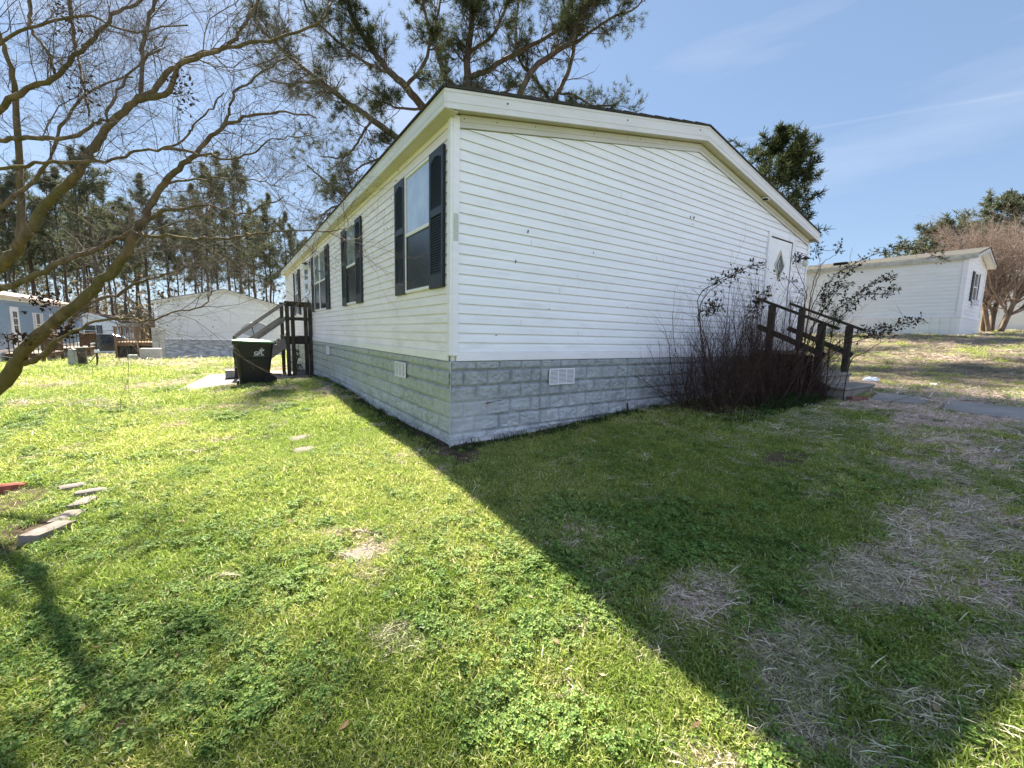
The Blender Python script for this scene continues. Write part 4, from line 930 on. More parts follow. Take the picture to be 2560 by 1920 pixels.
def right_house():
    X, Y0, Y1, X1 = 23.0, -.12, 17.0, 27.0; zb, zs, ze, zr = .50, 1.31, 3.78, 4.27
    t = thing('white_neighbour', (25.1, 8, .55), 'long white single-wide mobile home with ribbed white skirting on the right slope', 'mobile home')
    mw = vinyl('white_vinyl_far', (.80,.81,.83), .1, 1, 2)
    lap_wall('siding', mw, t, (X,Y0,0), (0,1,0), (-1,0,0), Y1-Y0, zs, ze, pitch=.155)
    lap_wall('siding', mw, t, (X,Y0,0), (1,0,0), (0,-1,0), X1-X, zs, zr, lambda z: (0, X1-X) if z < ze else ((z-ze)/(zr-ze)*2.12, X1-X-(z-ze)/(zr-ze)*2.12), pitch=.155)
    mb = MB(); mb.box(X+.02,Y0+.02,zb-.5,X1,Y1,ze); mb.build('wall', mw, t)
    mb = MB(); n = 58      # vertical ribbed skirting
    for i in range(n): y = Y0+i*.3; mb.bbox(X-.03,y+.003,zb-.4,X+.019,y+.25,zs,.012); mb.box(X-.012,y+.25,zb-.4,X+.019,y+.303,zs-.001)
    for i in range(14): x = X+.02+i*.3; mb.bbox(x+.003,Y0-.03,zb-.4,x+.25,Y0+.019,zs,.012); mb.box(x+.25,Y0-.012,zb-.4,x+.303,Y0+.0185,zs-.001)
    mb.build('skirting', M_neighw, t)
    mb = MB(); mb.bbox(X-.04,Y0-.035,zs-.03,X,Y1,zs+.04,.004); mb.bbox(X+.0,Y0-.04,zs-.03,X1,Y0-.0,zs+.04,.004); mb.bbox(X-.04,Y0-.04,zs+.04,X+.12,Y0+.12,ze,.004); mb.bbox(X1-.1,Y0-.03,zs,X1+.02,Y0,ze,.004); mb.build('trim_board', M_trim, t)
    rx = (X+X1)/2; ov = .26; mb = MB(); roofplane(mb, X-.10, ze+.0, rx, zr+.02, .05, Y0-ov-.04, Y1); roofplane(mb, rx+.001, zr+.02, X1+.10, ze, .05, Y0-ov-.04, Y1)
    rf = mb.build('roof', M_rooft, t)
    mb = MB(); slab(mb, X-.12, rx, ze-.16, ze+.04, zr-.14, zr+.06, Y0-ov-.02, Y0-ov); slab(mb, rx, X1+.12, zr-.14, zr+.06, ze-.16, ze+.04, Y0-ov-.02, Y0-ov); mb.bbox(X-.12,Y0-ov,ze-.16,X-.10,Y1,ze+.03,.003); mb.build('fascia', simple('cream_fascia',(.46,.45,.42),.5), t)
    mb = MB(); slab(mb, X-.1, rx, ze-.15, ze-.13, zr-.13, zr-.11, Y0-ov, Y0-.02); slab(mb, rx, X1+.1, zr-.13, zr-.11, ze-.15, ze-.13, Y0-ov, Y0-.02); mb.build('soffit', M_trim, t)
    simple_window(t, 24.9, Y0, 2.05, 3.25, 'y', .85, .32, M_shutter)
    mb = MB(); mb.bbox(24.75,Y0-.24,1.88,25.1,Y0-.02,2.1,.02); mb.build('air_conditioner', M_trim, t)
    for y, h, w in ((4.4,.14,.28),(7.2,.3,.05),(9.2,.16,.3)):
        x = X+.7; z = ze+.49/2.1*.7+.06; mb = MB(); mb.bbox(x-w/2,y-w,z-.05,x+w/2,y+w,z+h,.02); mb.build('roof_vent', M_dark if w > .1 else M_trim, rf)
right_house()
def far_white():
    X, Y0, Y1 = 44, -14, 4.6; t = thing('distant_home', (46, -5, 1.2), 'white mobile home half hidden at the right picture edge behind the multi-stemmed tree', 'mobile home')
    mw = M_neighw
    lap_wall('siding', mw, t, (X,Y0,0), (0,1,0), (-1,0,0), Y1-Y0, 2.5, 5.0, pitch=.2)
    mb = MB(); mb.box(X+.02,Y0,.2,X+4.3,Y1,5.0); mb.bbox(X-.03,Y0,.2,X+.019,Y1,2.5,.01); mb.build('wall', mw, t)
    mb = MB(); roofplane(mb, X-.2, 5.0, X+2.1, 5.8, .06, Y0, Y1+.3); roofplane(mb, X+2.101, 5.8, X+4.5, 5.0, .06, Y0, Y1+.3); mb.build('roof', M_rooft, t)
far_white()
# driveway, kerb line and the low slab by the homes
poly_slab('driveway', [(-11.3,43.5),(-5.6,39.6),(-4.6,41.5),(-4.2,52),(-10.8,55.5)], lambda x, y: g1(x,y)+.03, simple('asphalt_grey', (.12,.12,.125), .9, .1, .2, 12, .2), .3, .0, kind='structure')
poly_slab('walkway', [(-10.0,26.0),(-9.3,26.2),(-8.9,38.2),(-5.5,38.6),(-5.5,39.4),(-9.7,39.0)], lambda x, y: g1(x,y)+.03, M_conc, .2, .01, kind='structure')
poly_slab('side_path', [(11.5,-4.2),(17.5,3.6),(22.8,3.6),(22.8,4.2),(17.2,4.2),(11.0,-4.0)], lambda x, y: g1(x,y)+.004, M_conc, .1, .01, kind='structure') if False else None
# dark SUV
def suv():
    x0, y, z = -12.9, 45.6, g1(-11, 45.6)+.02; L, Wd = 4.7, 1.85
    t = thing('parked_car', (x0+L/2, y, z), 'black sport utility car parked between the blue and the small white home', 'car')
    paint = simple('black_paint', (.012,.014,.022), .18, .6, .1); gl = M_screen
    side = [(0,.45),(.02,.85),(.12,1.05),(.35,1.15),(.75,1.72),(1.2,1.80),(2.6,1.78),(3.0,1.66),(3.55,1.16),(4.35,1.02),(4.62,.85),(4.68,.5),(4.6,.3),(4.18,.3)]
    def arch(cx_): return [(cx_+.42*math.cos(a), .36+.42*math.sin(a)) for a in np.linspace(0, math.pi, 9)]
    prof = side[:-1]+[(4.3,.28)]+arch(3.78)+arch(.95)+[(.4,.28),(.05,.32)]
    n = len(prof); mb = MB(); v = []
    for o, ins in ((0,0.07),(.08,0),(Wd-.08,0),(Wd,.07)):
        for px_, pz in prof:
            nar = .16*max(0,(pz-1.1)/.7); yy = -Wd/2+o; yy = yy*(1-nar)
            v.append((x0+px_+(.02 if ins else 0)*(1 if px_ < 2 else -1), y+yy, z+pz-(ins*.3 if pz > .4 else 0)))
    fs = [(k*n+i, k*n+(i+1)%n, (k+1)*n+(i+1)%n, (k+1)*n+i) for k in range(3) for i in range(n)]+[tuple(range(n-1,-1,-1)), tuple(range(3*n,4*n))]
    mb.add(v, fs); mb.build('body', paint, t)
    def win(mb, pts, sgn):
        mb.add([(x0+a, y+sgn*(Wd/2*(1-.16*max(0,(b-1.1)/.7))+.004), z+b) for a, b in pts], [tuple(range(len(pts)))])
    for sgn in (-1, 1):
        for pts in ([(.6,1.18),(.9,1.62),(1.45,1.66),(1.45,1.18)],[(1.55,1.18),(1.55,1.66),(2.35,1.66),(2.35,1.18)],[(2.45,1.18),(2.45,1.66),(2.85,1.60),(3.3,1.2)]):
            mb = MB(); win(mb, pts, sgn); mb.build('side_window', gl, t)
    mb = MB(); mb.add([(x0+3.03,y-.68,z+1.66),(x0+3.03,y+.68,z+1.66),(x0+3.54,y+.78,z+1.20),(x0+3.54,y-.78,z+1.20)],[(0,1,2,3)]); mb.build('windscreen', M_pane, t)
    for yy in (-.72,.72): mb = MB(); mb.bbox(x0+4.45,y+yy-.2,z+.74,x0+4.68,y+yy+.2,z+.92,.04); mb.build('headlight', M_print, t)
    mb = MB(); mb.bbox(x0+4.6,y-.45,z+.5,x0+4.7,y+.45,z+.85,.03); mb.build('grille', M_dark, t)
    for cx_ in (.95, 3.78):
        for sgn in (-1, 1):
            M = Matrix.Translation((x0+cx_, y+sgn*(Wd/2-.12), z+.34)) @ Matrix.Rotation(R(90),4,'X')
            mb = MB(); mb.lathe([(.2,-.11),(.31,-.11),(.345,-.08),(.345,.08),(.31,.11),(.2,.11)], 20, M); w = mb.build('wheel', M_dark, t)
            mb = MB()
            for k in range(6): a = k*math.pi/3; mb.beam(M@Vector((0,0,sgn*-.10)), M@Vector((.2*math.cos(a),.2*math.sin(a),sgn*-.10)), .05, .03)
            mb.build('rim', simple('alloy',(.4,.4,.42),.3,.5,.1), w)
suv()
# utility pedestal, post, hydrant stake with hose, air conditioner and pedestal, deck
def pos_at(px, py, D): p_ = at(px, py, D); return p_.x, p_.y
x, y = pos_at(185, 918, 15.5); z = g1(x, y)
mb = MB(); mb.lathe([(.155,-.1),(.15,.02),(.13,.55),(.115,.58),(.12,.60),(.11,.66),(.02,.70)], 4, Matrix.Translation((x,y,z)) @ Matrix.Rotation(R(20),4,'Z')); tag(mb.build('utility_pedestal', simple('pedestal_grey', (.33,.33,.30), .6)), 'tapered pale grey utility pedestal in the grass near the blue home', 'utility box')
x, y = pos_at(211, 919, 15.3); z = g1(x, y)
pp = thing('meter_post', (x, y, z), 'short thick dark wooden post with pale cap beside the utility pedestal', 'post')
part('post', M_wooddark, pp, lambda m: m.bbox(x-.12,y-.09,z-.2,x+.10,y+.09,z+.72,.01, Matrix.Translation((x,y,z)) @ Matrix.Rotation(R(-3),4,'Y') @ Matrix.Translation((-x,-y,-z))))
part('cap', simple('pale_cap',(.5,.5,.46),.7), pp, lambda m: m.bbox(x-.17,y-.1,z+.72,x+.08,y+.1,z+.745,.005))
x, y = pos_at(243, 921, 15.0); z = g1(x, y)
hy = thing('yard_hydrant', (x, y, z), 'yard hydrant on a leaning wooden stake with a looped hose', 'hydrant')
part('stake', M_woodbrown, hy, lambda m: m.beam((x-.03,y,z-.1),(x+.05,y,z+.42),.06,.04))
part('standpipe', M_black, hy, lambda m: m.tube([(x+.03,y-.04,z+.2),(x+.04,y-.04,z+.95)], .028, 8))
part('valve', M_print, hy, lambda m: (m.bbox(x-.02,y-.09,z+.55,x+.1,y+.01,z+.66,.01), m.tube([(x-.1,y-.05,z+.86),(x+.03,y-.05,z+.9)], .025, 8)))
part('handle', M_black, hy, lambda m: (m.tube([(x+.04,y-.04,z+.95),(x+.16,y-.06,z+1.05),(x+.2,y-.06,z+.95)], .02, 6), m.tube([(x+.04,y-.04,z+.92),(x-.12,y-.04,z+1.0)], .02, 6)))
part('hose', M_dark, hy, lambda m: m.tube([(x+.03,y-.05,z+.5),(x-.15,y-.1,z+.2),(x-.5,y-.2,z+.02),(x-1.0,y-.2,z+.03),(x-1.5,y-.1,z+.12),(x-1.9,y,z+.35),(x-2.6,y+.1,z+.5)], .012, 6))
x, y = -5.75, 27.3; z = g1(x, y)
ac = thing('air_conditioner', (x, y, z), 'pale grey louvred air conditioning unit on the grass before the grey gable home', 'air conditioner')
M_ac = simple('ac_grey', (.36,.36,.34), .5, .4, .12)
def f(m):
    m.bbox(x-.45,y-.42,z+.02,x+.45,y+.42,z+.8,.02)
part('case', M_ac, ac, f)
def f(m):
    for i in range(5): m.bbox(x-.46,y-.445,z+.12+i*.135,x+.46,y-.4205,z+.17+i*.135,.006)
part('louvre', M_ac, ac, f); part('base', M_concg, ac, lambda m: m.bbox(x-.55,y-.5,z-.1,x+.55,y+.5,z+.0195,.01))
x, y = -5.55, 28.9; z = g1(x, y)
me_ = thing('meter_pedestal', (x, y, z), 'tall grey electric meter pedestal standing behind the air conditioner', 'utility box')
part('case', M_ac, me_, lambda m: m.bbox(x-.3,y-.15,z-.1,x+.0,y+.15,z+2.05,.015)); part('case', M_ac, me_, lambda m: m.bbox(x+.03,y-.12,z-.1,x+.3,y+.12,z+1.95,.015))
part('panel', simple('ac_grey2',(.28,.28,.27),.5), me_, lambda m: m.bbox(x-.27,y-.17,z+1.2,x-.04,y-.1505,z+1.9,.008))
x, y = -6.55, 27.2; z = g1(x, y); mb = MB(); mb.bbox(x-.2,y-.2,z-.1,x+.2,y+.2,z+.45,.02); tag(mb.build('utility_box', M_ac), 'small pale box on the ground left of the air conditioner', 'utility box')
def deck_n():
    x0, x1, y0, y1 = -8.4, -6.05, 34, 37; zt = -1.0; zg = g1(-7, 34)
    t = thing('wooden_deck', (-7.2, 35.5, zg), 'new orange brown wooden deck with balusters left of the grey gable home', 'deck'); mo = wood('new_wood', (.24,.15,.09), .2)
    part('deck_frame', mo, t, lambda m: m.bbox(x0,y0,zt-.25,x1,y1,zt,.01))
    for px_ in (x0+.06, (x0+x1)/2, x1-.06): part('post', mo, t, lambda m: m.bbox(px_-.06,y0-.09,zg-.2,px_+.06,y0-.0005,zt+1.0,.006))
    part('rail', mo, t, lambda m: m.bbox(x0-.05,y0-.13,zt+1.0,x1+.02,y0+.03,zt+1.06,.005)); part('rail', mo, t, lambda m: m.bbox(x0,y0-.05,zt+.12,x1,y0-.0005,zt+.2,.005))
    mb = MB()
    for i in range(1,16): xx = x0+i*.15; mb.bbox(xx-.02,y0+.0,zt+.0,xx+.02,y0+.04,zt+.9985,.003)
    split_build(mb, 'baluster', mo, t)
    part('lattice', M_wooddark, t, lambda m: m.bbox(x0,y0+.06,zg-.2,x1,y0+.1,zt-.2505,.01))
deck_n()
# ------------------------------------------------------------------ trees
class TM:                                   # fast numpy tube/leaf collector
    def __init__(s): s.V = []; s.Q = []; s.T = {}; s.n = 0
    def tube(s, P_, r, n=4):
        P_ = np.asarray(P_, float)
        if len(P_) < 9: s.T.setdefault((len(P_), n), []).append((P_, np.broadcast_to(np.asarray(r, float), (len(P_),)))); return
        s.tube1(P_, r, n)
    def flush(s):                           # many short twigs at once
        t0 = s.T; s.T = {}
        for (k, n), L in t0.items():
            P_ = np.stack([a for a, b in L]); r = np.stack([b for a, b in L]); m = len(P_)
            d = np.empty_like(P_); d[:,1:-1] = P_[:,2:]-P_[:,:-2]; d[:,0] = P_[:,1]-P_[:,0]; d[:,-1] = P_[:,-1]-P_[:,-2]
            d /= (np.linalg.norm(d, axis=2, keepdims=True)+1e-9)
            a = np.cross(d, np.array([0.31, 0.17, 0.93])); a /= (np.linalg.norm(a, axis=2, keepdims=True)+1e-9); b = np.cross(d, a)
            t = np.arange(n)*2*np.pi/n
            v = P_[:,:,None]+r[:,:,None,None]*(np.cos(t)[None,None,:,None]*a[:,:,None]+np.sin(t)[None,None,:,None]*b[:,:,None])
            i, j = np.meshgrid(np.arange(k-1), np.arange(n), indexing='ij'); j2 = (j+1) % n
            q = np.stack([i*n+j, i*n+j2, (i+1)*n+j2, (i+1)*n+j], -1).reshape(1,-1,4)+(np.arange(m)*k*n)[:,None,None]+s.n
            s.V.append(v.reshape(-1,3)); s.Q.append(q.reshape(-1,4)); s.n += m*k*n
    def tube1(s, P_, r, n=4):
        P_ = np.asarray(P_, float); k = len(P_); r = np.broadcast_to(np.asarray(r, float), (k,))
        d = np.gradient(P_, axis=0); d /= (np.linalg.norm(d, axis=1, keepdims=True)+1e-9)
        a = np.cross(d, [0.31, 0.17, 0.93]); a /= (np.linalg.norm(a, axis=1, keepdims=True)+1e-9); b = np.cross(d, a)
        t = np.arange(n)*2*np.pi/n
        v = P_[:,None]+r[:,None,None]*(np.cos(t)[None,:,None]*a[:,None]+np.sin(t)[None,:,None]*b[:,None])
        i, j = np.meshgrid(np.arange(k-1), np.arange(n), indexing='ij'); j2 = (j+1) % n
        q = np.stack([i*n+j, i*n+j2, (i+1)*n+j2, (i+1)*n+j], -1).reshape(-1,4)+s.n
        s.V.append(v.reshape(-1,3)); s.Q.append(q); s.n += k*n
    def quads(s, v):                        # v: (m,4,3)
        m = len(v); s.V.append(v.reshape(-1,3)); s.Q.append(np.arange(m*4).reshape(m,4)+s.n); s.n += m*4
    def build(s, name, mat, parent=None, smooth=True):
        s.flush(); V = np.concatenate(s.V); Q = np.concatenate(s.Q)
        if parent is not None: V = V-np.array(WLOC[parent.name])
        me = bpy.data.meshes.new(name); me.vertices.add(len(V)); me.vertices.foreach_set('co', V.astype(np.float32).ravel())
        me.loops.add(Q.size); me.loops.foreach_set('vertex_index', Q.astype(np.int32).ravel())
        me.polygons.add(len(Q)); me.polygons.foreach_set('loop_start', (np.arange(len(Q))*4).astype(np.int32)); me.polygons.foreach_set('loop_total', np.full(len(Q), 4, np.int32))
        me.update(calc_edges=True); me.validate()
        if smooth: me.polygons.foreach_set('use_smooth', np.ones(len(me.polygons), bool))
        me.materials.append(mat); o = link(bpy.data.objects.new(name, me))
        if parent is not None: o.parent = parent; WLOC[o.name] = WLOC[parent.name]
        return o
def unit(v): return v/(math.sqrt(v[0]*v[0]+v[1]*v[1]+v[2]*v[2])+1e-9)
def smooth_path(pts, n):                    # Catmull-Rom
    P_ = np.asarray(pts, float); P_ = np.vstack([2*P_[0]-P_[1], P_, 2*P_[-1]-P_[-2]]); out = []
    m = len(P_)-3
    for t in np.linspace(0, m-1e-6, n):
        i = int(t); f = t-i; a, b, c, d = P_[i:i+4]
        out.append(.5*((2*b)+(-a+c)*f+(2*a-5*b+4*c-d)*f*f+(-a+3*b-3*c+d)*f**3))
    return np.array(out)
def grow(tm, p, d, L, r, lvl, rg, spec, tips=None):
    # spec[lvl] = (segments, wiggle, lift, child count, spread, length ratio)
    sg, wig, lift, nc, spread, ratio = spec[lvl]
    pts = [p]; dirs = [d]; st = L/sg
    W_r = rg.normal(0, wig, (sg, 3)); W_r[:,2] += lift
    for i in range(sg):
        d = unit(d+W_r[i]); p = p+d*st; pts.append(p); dirs.append(d)
    pts = np.array(pts); rad = r*(1-np.linspace(0, 1, sg+1)*.62)
    tm.tube(pts, rad, 5 if r > .02 else (4 if r > .006 else 3))
    if tips is not None and lvl == len(spec)-1: tips.append((pts[-1], dirs[-1]))
    if lvl < len(spec)-1:
        for c in range(nc):
            t = (c+.6+rg.uniform(-.3,.3))/nc; i = min(sg, max(1, int(round(t*sg))))
            dd = dirs[i]; w_ = rg.normal(0,1,3); ax = unit(np.array([dd[1]*w_[2]-dd[2]*w_[1], dd[2]*w_[0]-dd[0]*w_[2], dd[0]*w_[1]-dd[1]*w_[0]])); ang = rg.uniform(spread*.6, spread*1.25)
            nd = unit(dd*math.cos(ang)+ax*math.sin(ang))
            grow(tm, pts[i], nd, L*ratio*rg.uniform(.6,1.2)*(1-.35*t), rad[i]*rg.uniform(.5,.72), lvl+1, rg, spec, tips)
def A3(px, py, D): return np.array(at(px, py, D))
# --- crape myrtle at left, limbs surveyed along sight lines with their own distances
def myrtle():
    KD = .78; base = A3(-270, 1190, 4.05); base[2] = g1(base[0], base[1])
    t = thing('crape_myrtle', tuple(base), 'large leafless crape myrtle with leaning mossy trunks and dense bare twigs at left', 'tree')
    rg = np.random.default_rng(11)
    limbs = [  # (points px,py,D ; start width px, end width px)
     ([(-270,1200,5.25),(-130,1080,5.2),(-20,985,5.1),(36,917,5.0),(72,863,4.9),(127,812,4.8),(181,769,4.75),(257,700,4.7),(315,636,4.65),(346,570,4.6),(378,509,4.6),(407,460,4.6),(448,423,4.55),(488,387,4.5),(521,346,4.5),(570,309,4.5),(635,291,4.5),(712,281,4.55),(793,293,4.6)], 58, 5),
     ([(557,320,4.5),(573,277,4.5),(590,228,4.6),(635,195,4.7),(700,150,4.8),(745,120,4.9)], 13, 4),
     ([(-290,1190,5.2),(-240,1000,5.4),(-160,810,5.5),(-80,730,5.5),(20,647,5.4),(61,590,5.35),(122,508,5.3),(171,456,5.25),(216,407,5.2),(244,346,5.2),(293,297,5.15),(346,248,5.1),(378,228,5.1),(419,183,5.1),(468,150,5.1),(529,126,5.15),(578,110,5.2),(610,61,5.3),(647,0,5.4),(670,-60,5.5)], 46, 8),
     ([(350,250,5.1),(420,232,5.0),(445,170,5.0),(529,128,4.9),(600,112,4.9),(692,98,4.9),(793,57,5.0),(830,0,5.1),(845,-50,5.2)], 22, 5),
     ([(350,246,5.1),(354,163,5.3),(366,81,5.5),(386,0,5.7),(400,-70,5.8)], 17, 10),
     ([(-120,360,5.8),(-20,295,5.6),(61,224,5.5),(134,199,5.45),(195,134,5.4),(244,85,5.4),(285,37,5.4),(350,0,5.5),(420,-50,5.5)], 24, 8),
     ([(-110,360,4.6),(0,350,4.6),(81,346,4.6),(163,344,4.6),(228,313,4.7),(262,298,4.75),(285,236,4.9),(340,170,5.0),(400,120,5.0)], 20, 6),
     ([(40,640,6.1),(53,549,6.1),(45,366,6.1),(37,228,6.1),(16,134,6.1),(-10,60,6.1),(-30,-40,6.1)], 26, 12),
     ([(73,-40,5.6),(78,40,5.6),(81,81,5.6),(120,130,5.5),(138,183,5.5)], 13, 8),
     ([(172,-40,6.0),(178,30,6.0),(185,102,6.0),(195,134,5.9),(200,170,5.7),(212,220,5.5),(225,290,5.3)], 15, 7),
     ([(60,905,5.0),(98,893,4.9),(155,839,5.1),(181,802,5.2),(231,755,5.3),(290,735,5.4),(350,705,5.5),(405,690,5.6),(470,668,5.7)], 24, 5),
     ([(98,893,4.9),(155,842,4.4),(231,806,4.2),(307,797,4.1),(362,799,4.0),(434,784,4.0),(506,766,4.0),(527,740,4.0),(545,722,4.0)], 13, 2.5),
     ([(-120,750,4.4),(0,723,4.4),(54,705,4.4),(119,672,4.4),(188,643,4.5),(253,618,4.6),(285,602,4.6),(346,566,4.6),(407,529,4.4),(468,521,4.2),(529,513,4.1),(600,535,4.0),(660,512,4.0),(705,490,4.0)], 26, 4),
     ([(350,580,4.6),(366,588,4.5),(430,592,4.3),(488,598,4.2),(560,594,4.1),(610,586,4.0),(660,582,4.0),(732,578,4.0),(814,578,4.0),(850,574,4.0),(880,566,4.0)], 14, 3),
     ([(-60,450,5.0),(0,423,5.0),(102,407,4.9),(203,406,4.8),(285,399,4.7),(346,378,4.6),(427,366,4.5),(476,334,4.5),(488,309,4.5),(529,268,4.5),(560,230,4.5)], 15, 5),
     ([(407,370,4.5),(488,383,4.4),(540,390,4.4),(582,399,4.4),(635,380,4.4),(671,354,4.4),(732,342,4.5),(790,335,4.5)], 11, 3),
     ([(420,460,4.6),(480,450,4.5),(560,445,4.4),(640,452,4.4),(700,462,4.4)], 9, 3),
     ([(-90,560,5.8),(0,520,5.8),(110,420,5.9),(160,300,6.0),(240,220,6.1),(330,190,6.2)], 18, 6),
     ([(-60,180,5.2),(0,110,5.2),(100,60,5.2),(220,40,5.2),(330,80,5.2),(470,60,5.2)], 14, 5),
     ([(257,700,4.7),(300,640,5.1),(350,600,5.4),(430,560,5.6),(520,540,5.8)], 12, 4),
    ]
    tm = TM(); tw = TM(); tips = []
    spec = [(6,.20,.02,9,.75,.62),(6,.24,.0,6,.75,.60),(5,.28,-.01,3,.75,.6),(4,.3,0,0,0,0)]
    for li, (pts, w0, w1) in enumerate(limbs):
        P_ = smooth_path([A3(q[0],q[1],q[2]*KD) for q in pts], len(pts)*4)
        P_ = P_+rg.normal(0, .008, P_.shape)
        k = len(P_); D = np.interp(np.linspace(0,1,k), np.linspace(0,1,len(pts)), [q[2]*KD for q in pts])
        wpx = w0+(w1-w0)*np.linspace(0,1,k)**.75
        r = .68*wpx/2/F*D*(1+rg.normal(0,.05,k)); tm.tube(P_, r, 9 if w0 > 20 else 6)
        # side branches
        nb = int(14+.025*sum(np.linalg.norm(np.diff(P_,axis=0),axis=1))*90)
        for b in range(nb):
            i = int(rg.uniform(.16, 1)**.8*(k-2))+1; i = min(i, k-2)
            if P_[i][2] < -.35 and rg.random() < .6: continue
            d = unit(P_[i+1]-P_[i]); ax = unit(np.cross(d, rg.normal(0,1,3))); ang = rg.uniform(.5,1.15)
            nd = unit(d*math.cos(ang)+ax*math.sin(ang)+np.array([0,0,.12]))
            rr = min(.008, r[i]*.42)*rg.uniform(.6,1); L = rg.uniform(.35,1.0)
            q_ = P_[i]+nd*L
            if np.linalg.norm(q_-np.array(CAM)) < 2.0: continue
            grow(tw, P_[i], nd, L, max(rr*.8,.0026), 0 if rg.random() < .48 else 1, rg, spec, tips)
    tm.build('trunk', M_myrtle, t); tw.build('twigs', M_twig, t)
    # seed capsules and dead leaf clumps
    cp_ = TM(); idx = rg.choice(len(tips), min(1500, len(tips)), replace=False)
    for i in idx:
        p, d = tips[i]; s_ = rg.uniform(.003,.006); u = unit(np.cross(d, rg.normal(0,1,3))); w = np.cross(d, u)
        cp_.tube(np.array([p-d*s_, p, p+d*s_]), np.array([s_*.3, s_, s_*.3]), 4)
    for (px, py, D) in ((212,238,5.3),(150,20,5.6),(180,60,5.9),(108,755,4.7),(36,846,4.7),(170,830,4.6),(455,228,5.0)):
        c = A3(px, py, D*KD)
        for j in range(90):
            o_ = c+rg.normal(0,1,3)*np.array([.05,.05,.11 if py < 700 else .035]); a = unit(rg.normal(0,1,3)); b = unit(np.cross(a, rg.normal(0,1,3))); s_ = rg.uniform(.01,.028)
            cp_.quads(np.array([[o_-a*s_, o_-b*s_*.5, o_+a*s_, o_+b*s_*.5]]))
    cp_.build('seed_clusters', simple('dead_leaf', (.045,.03,.022), .9, .1, .4), t, False)
myrtle()
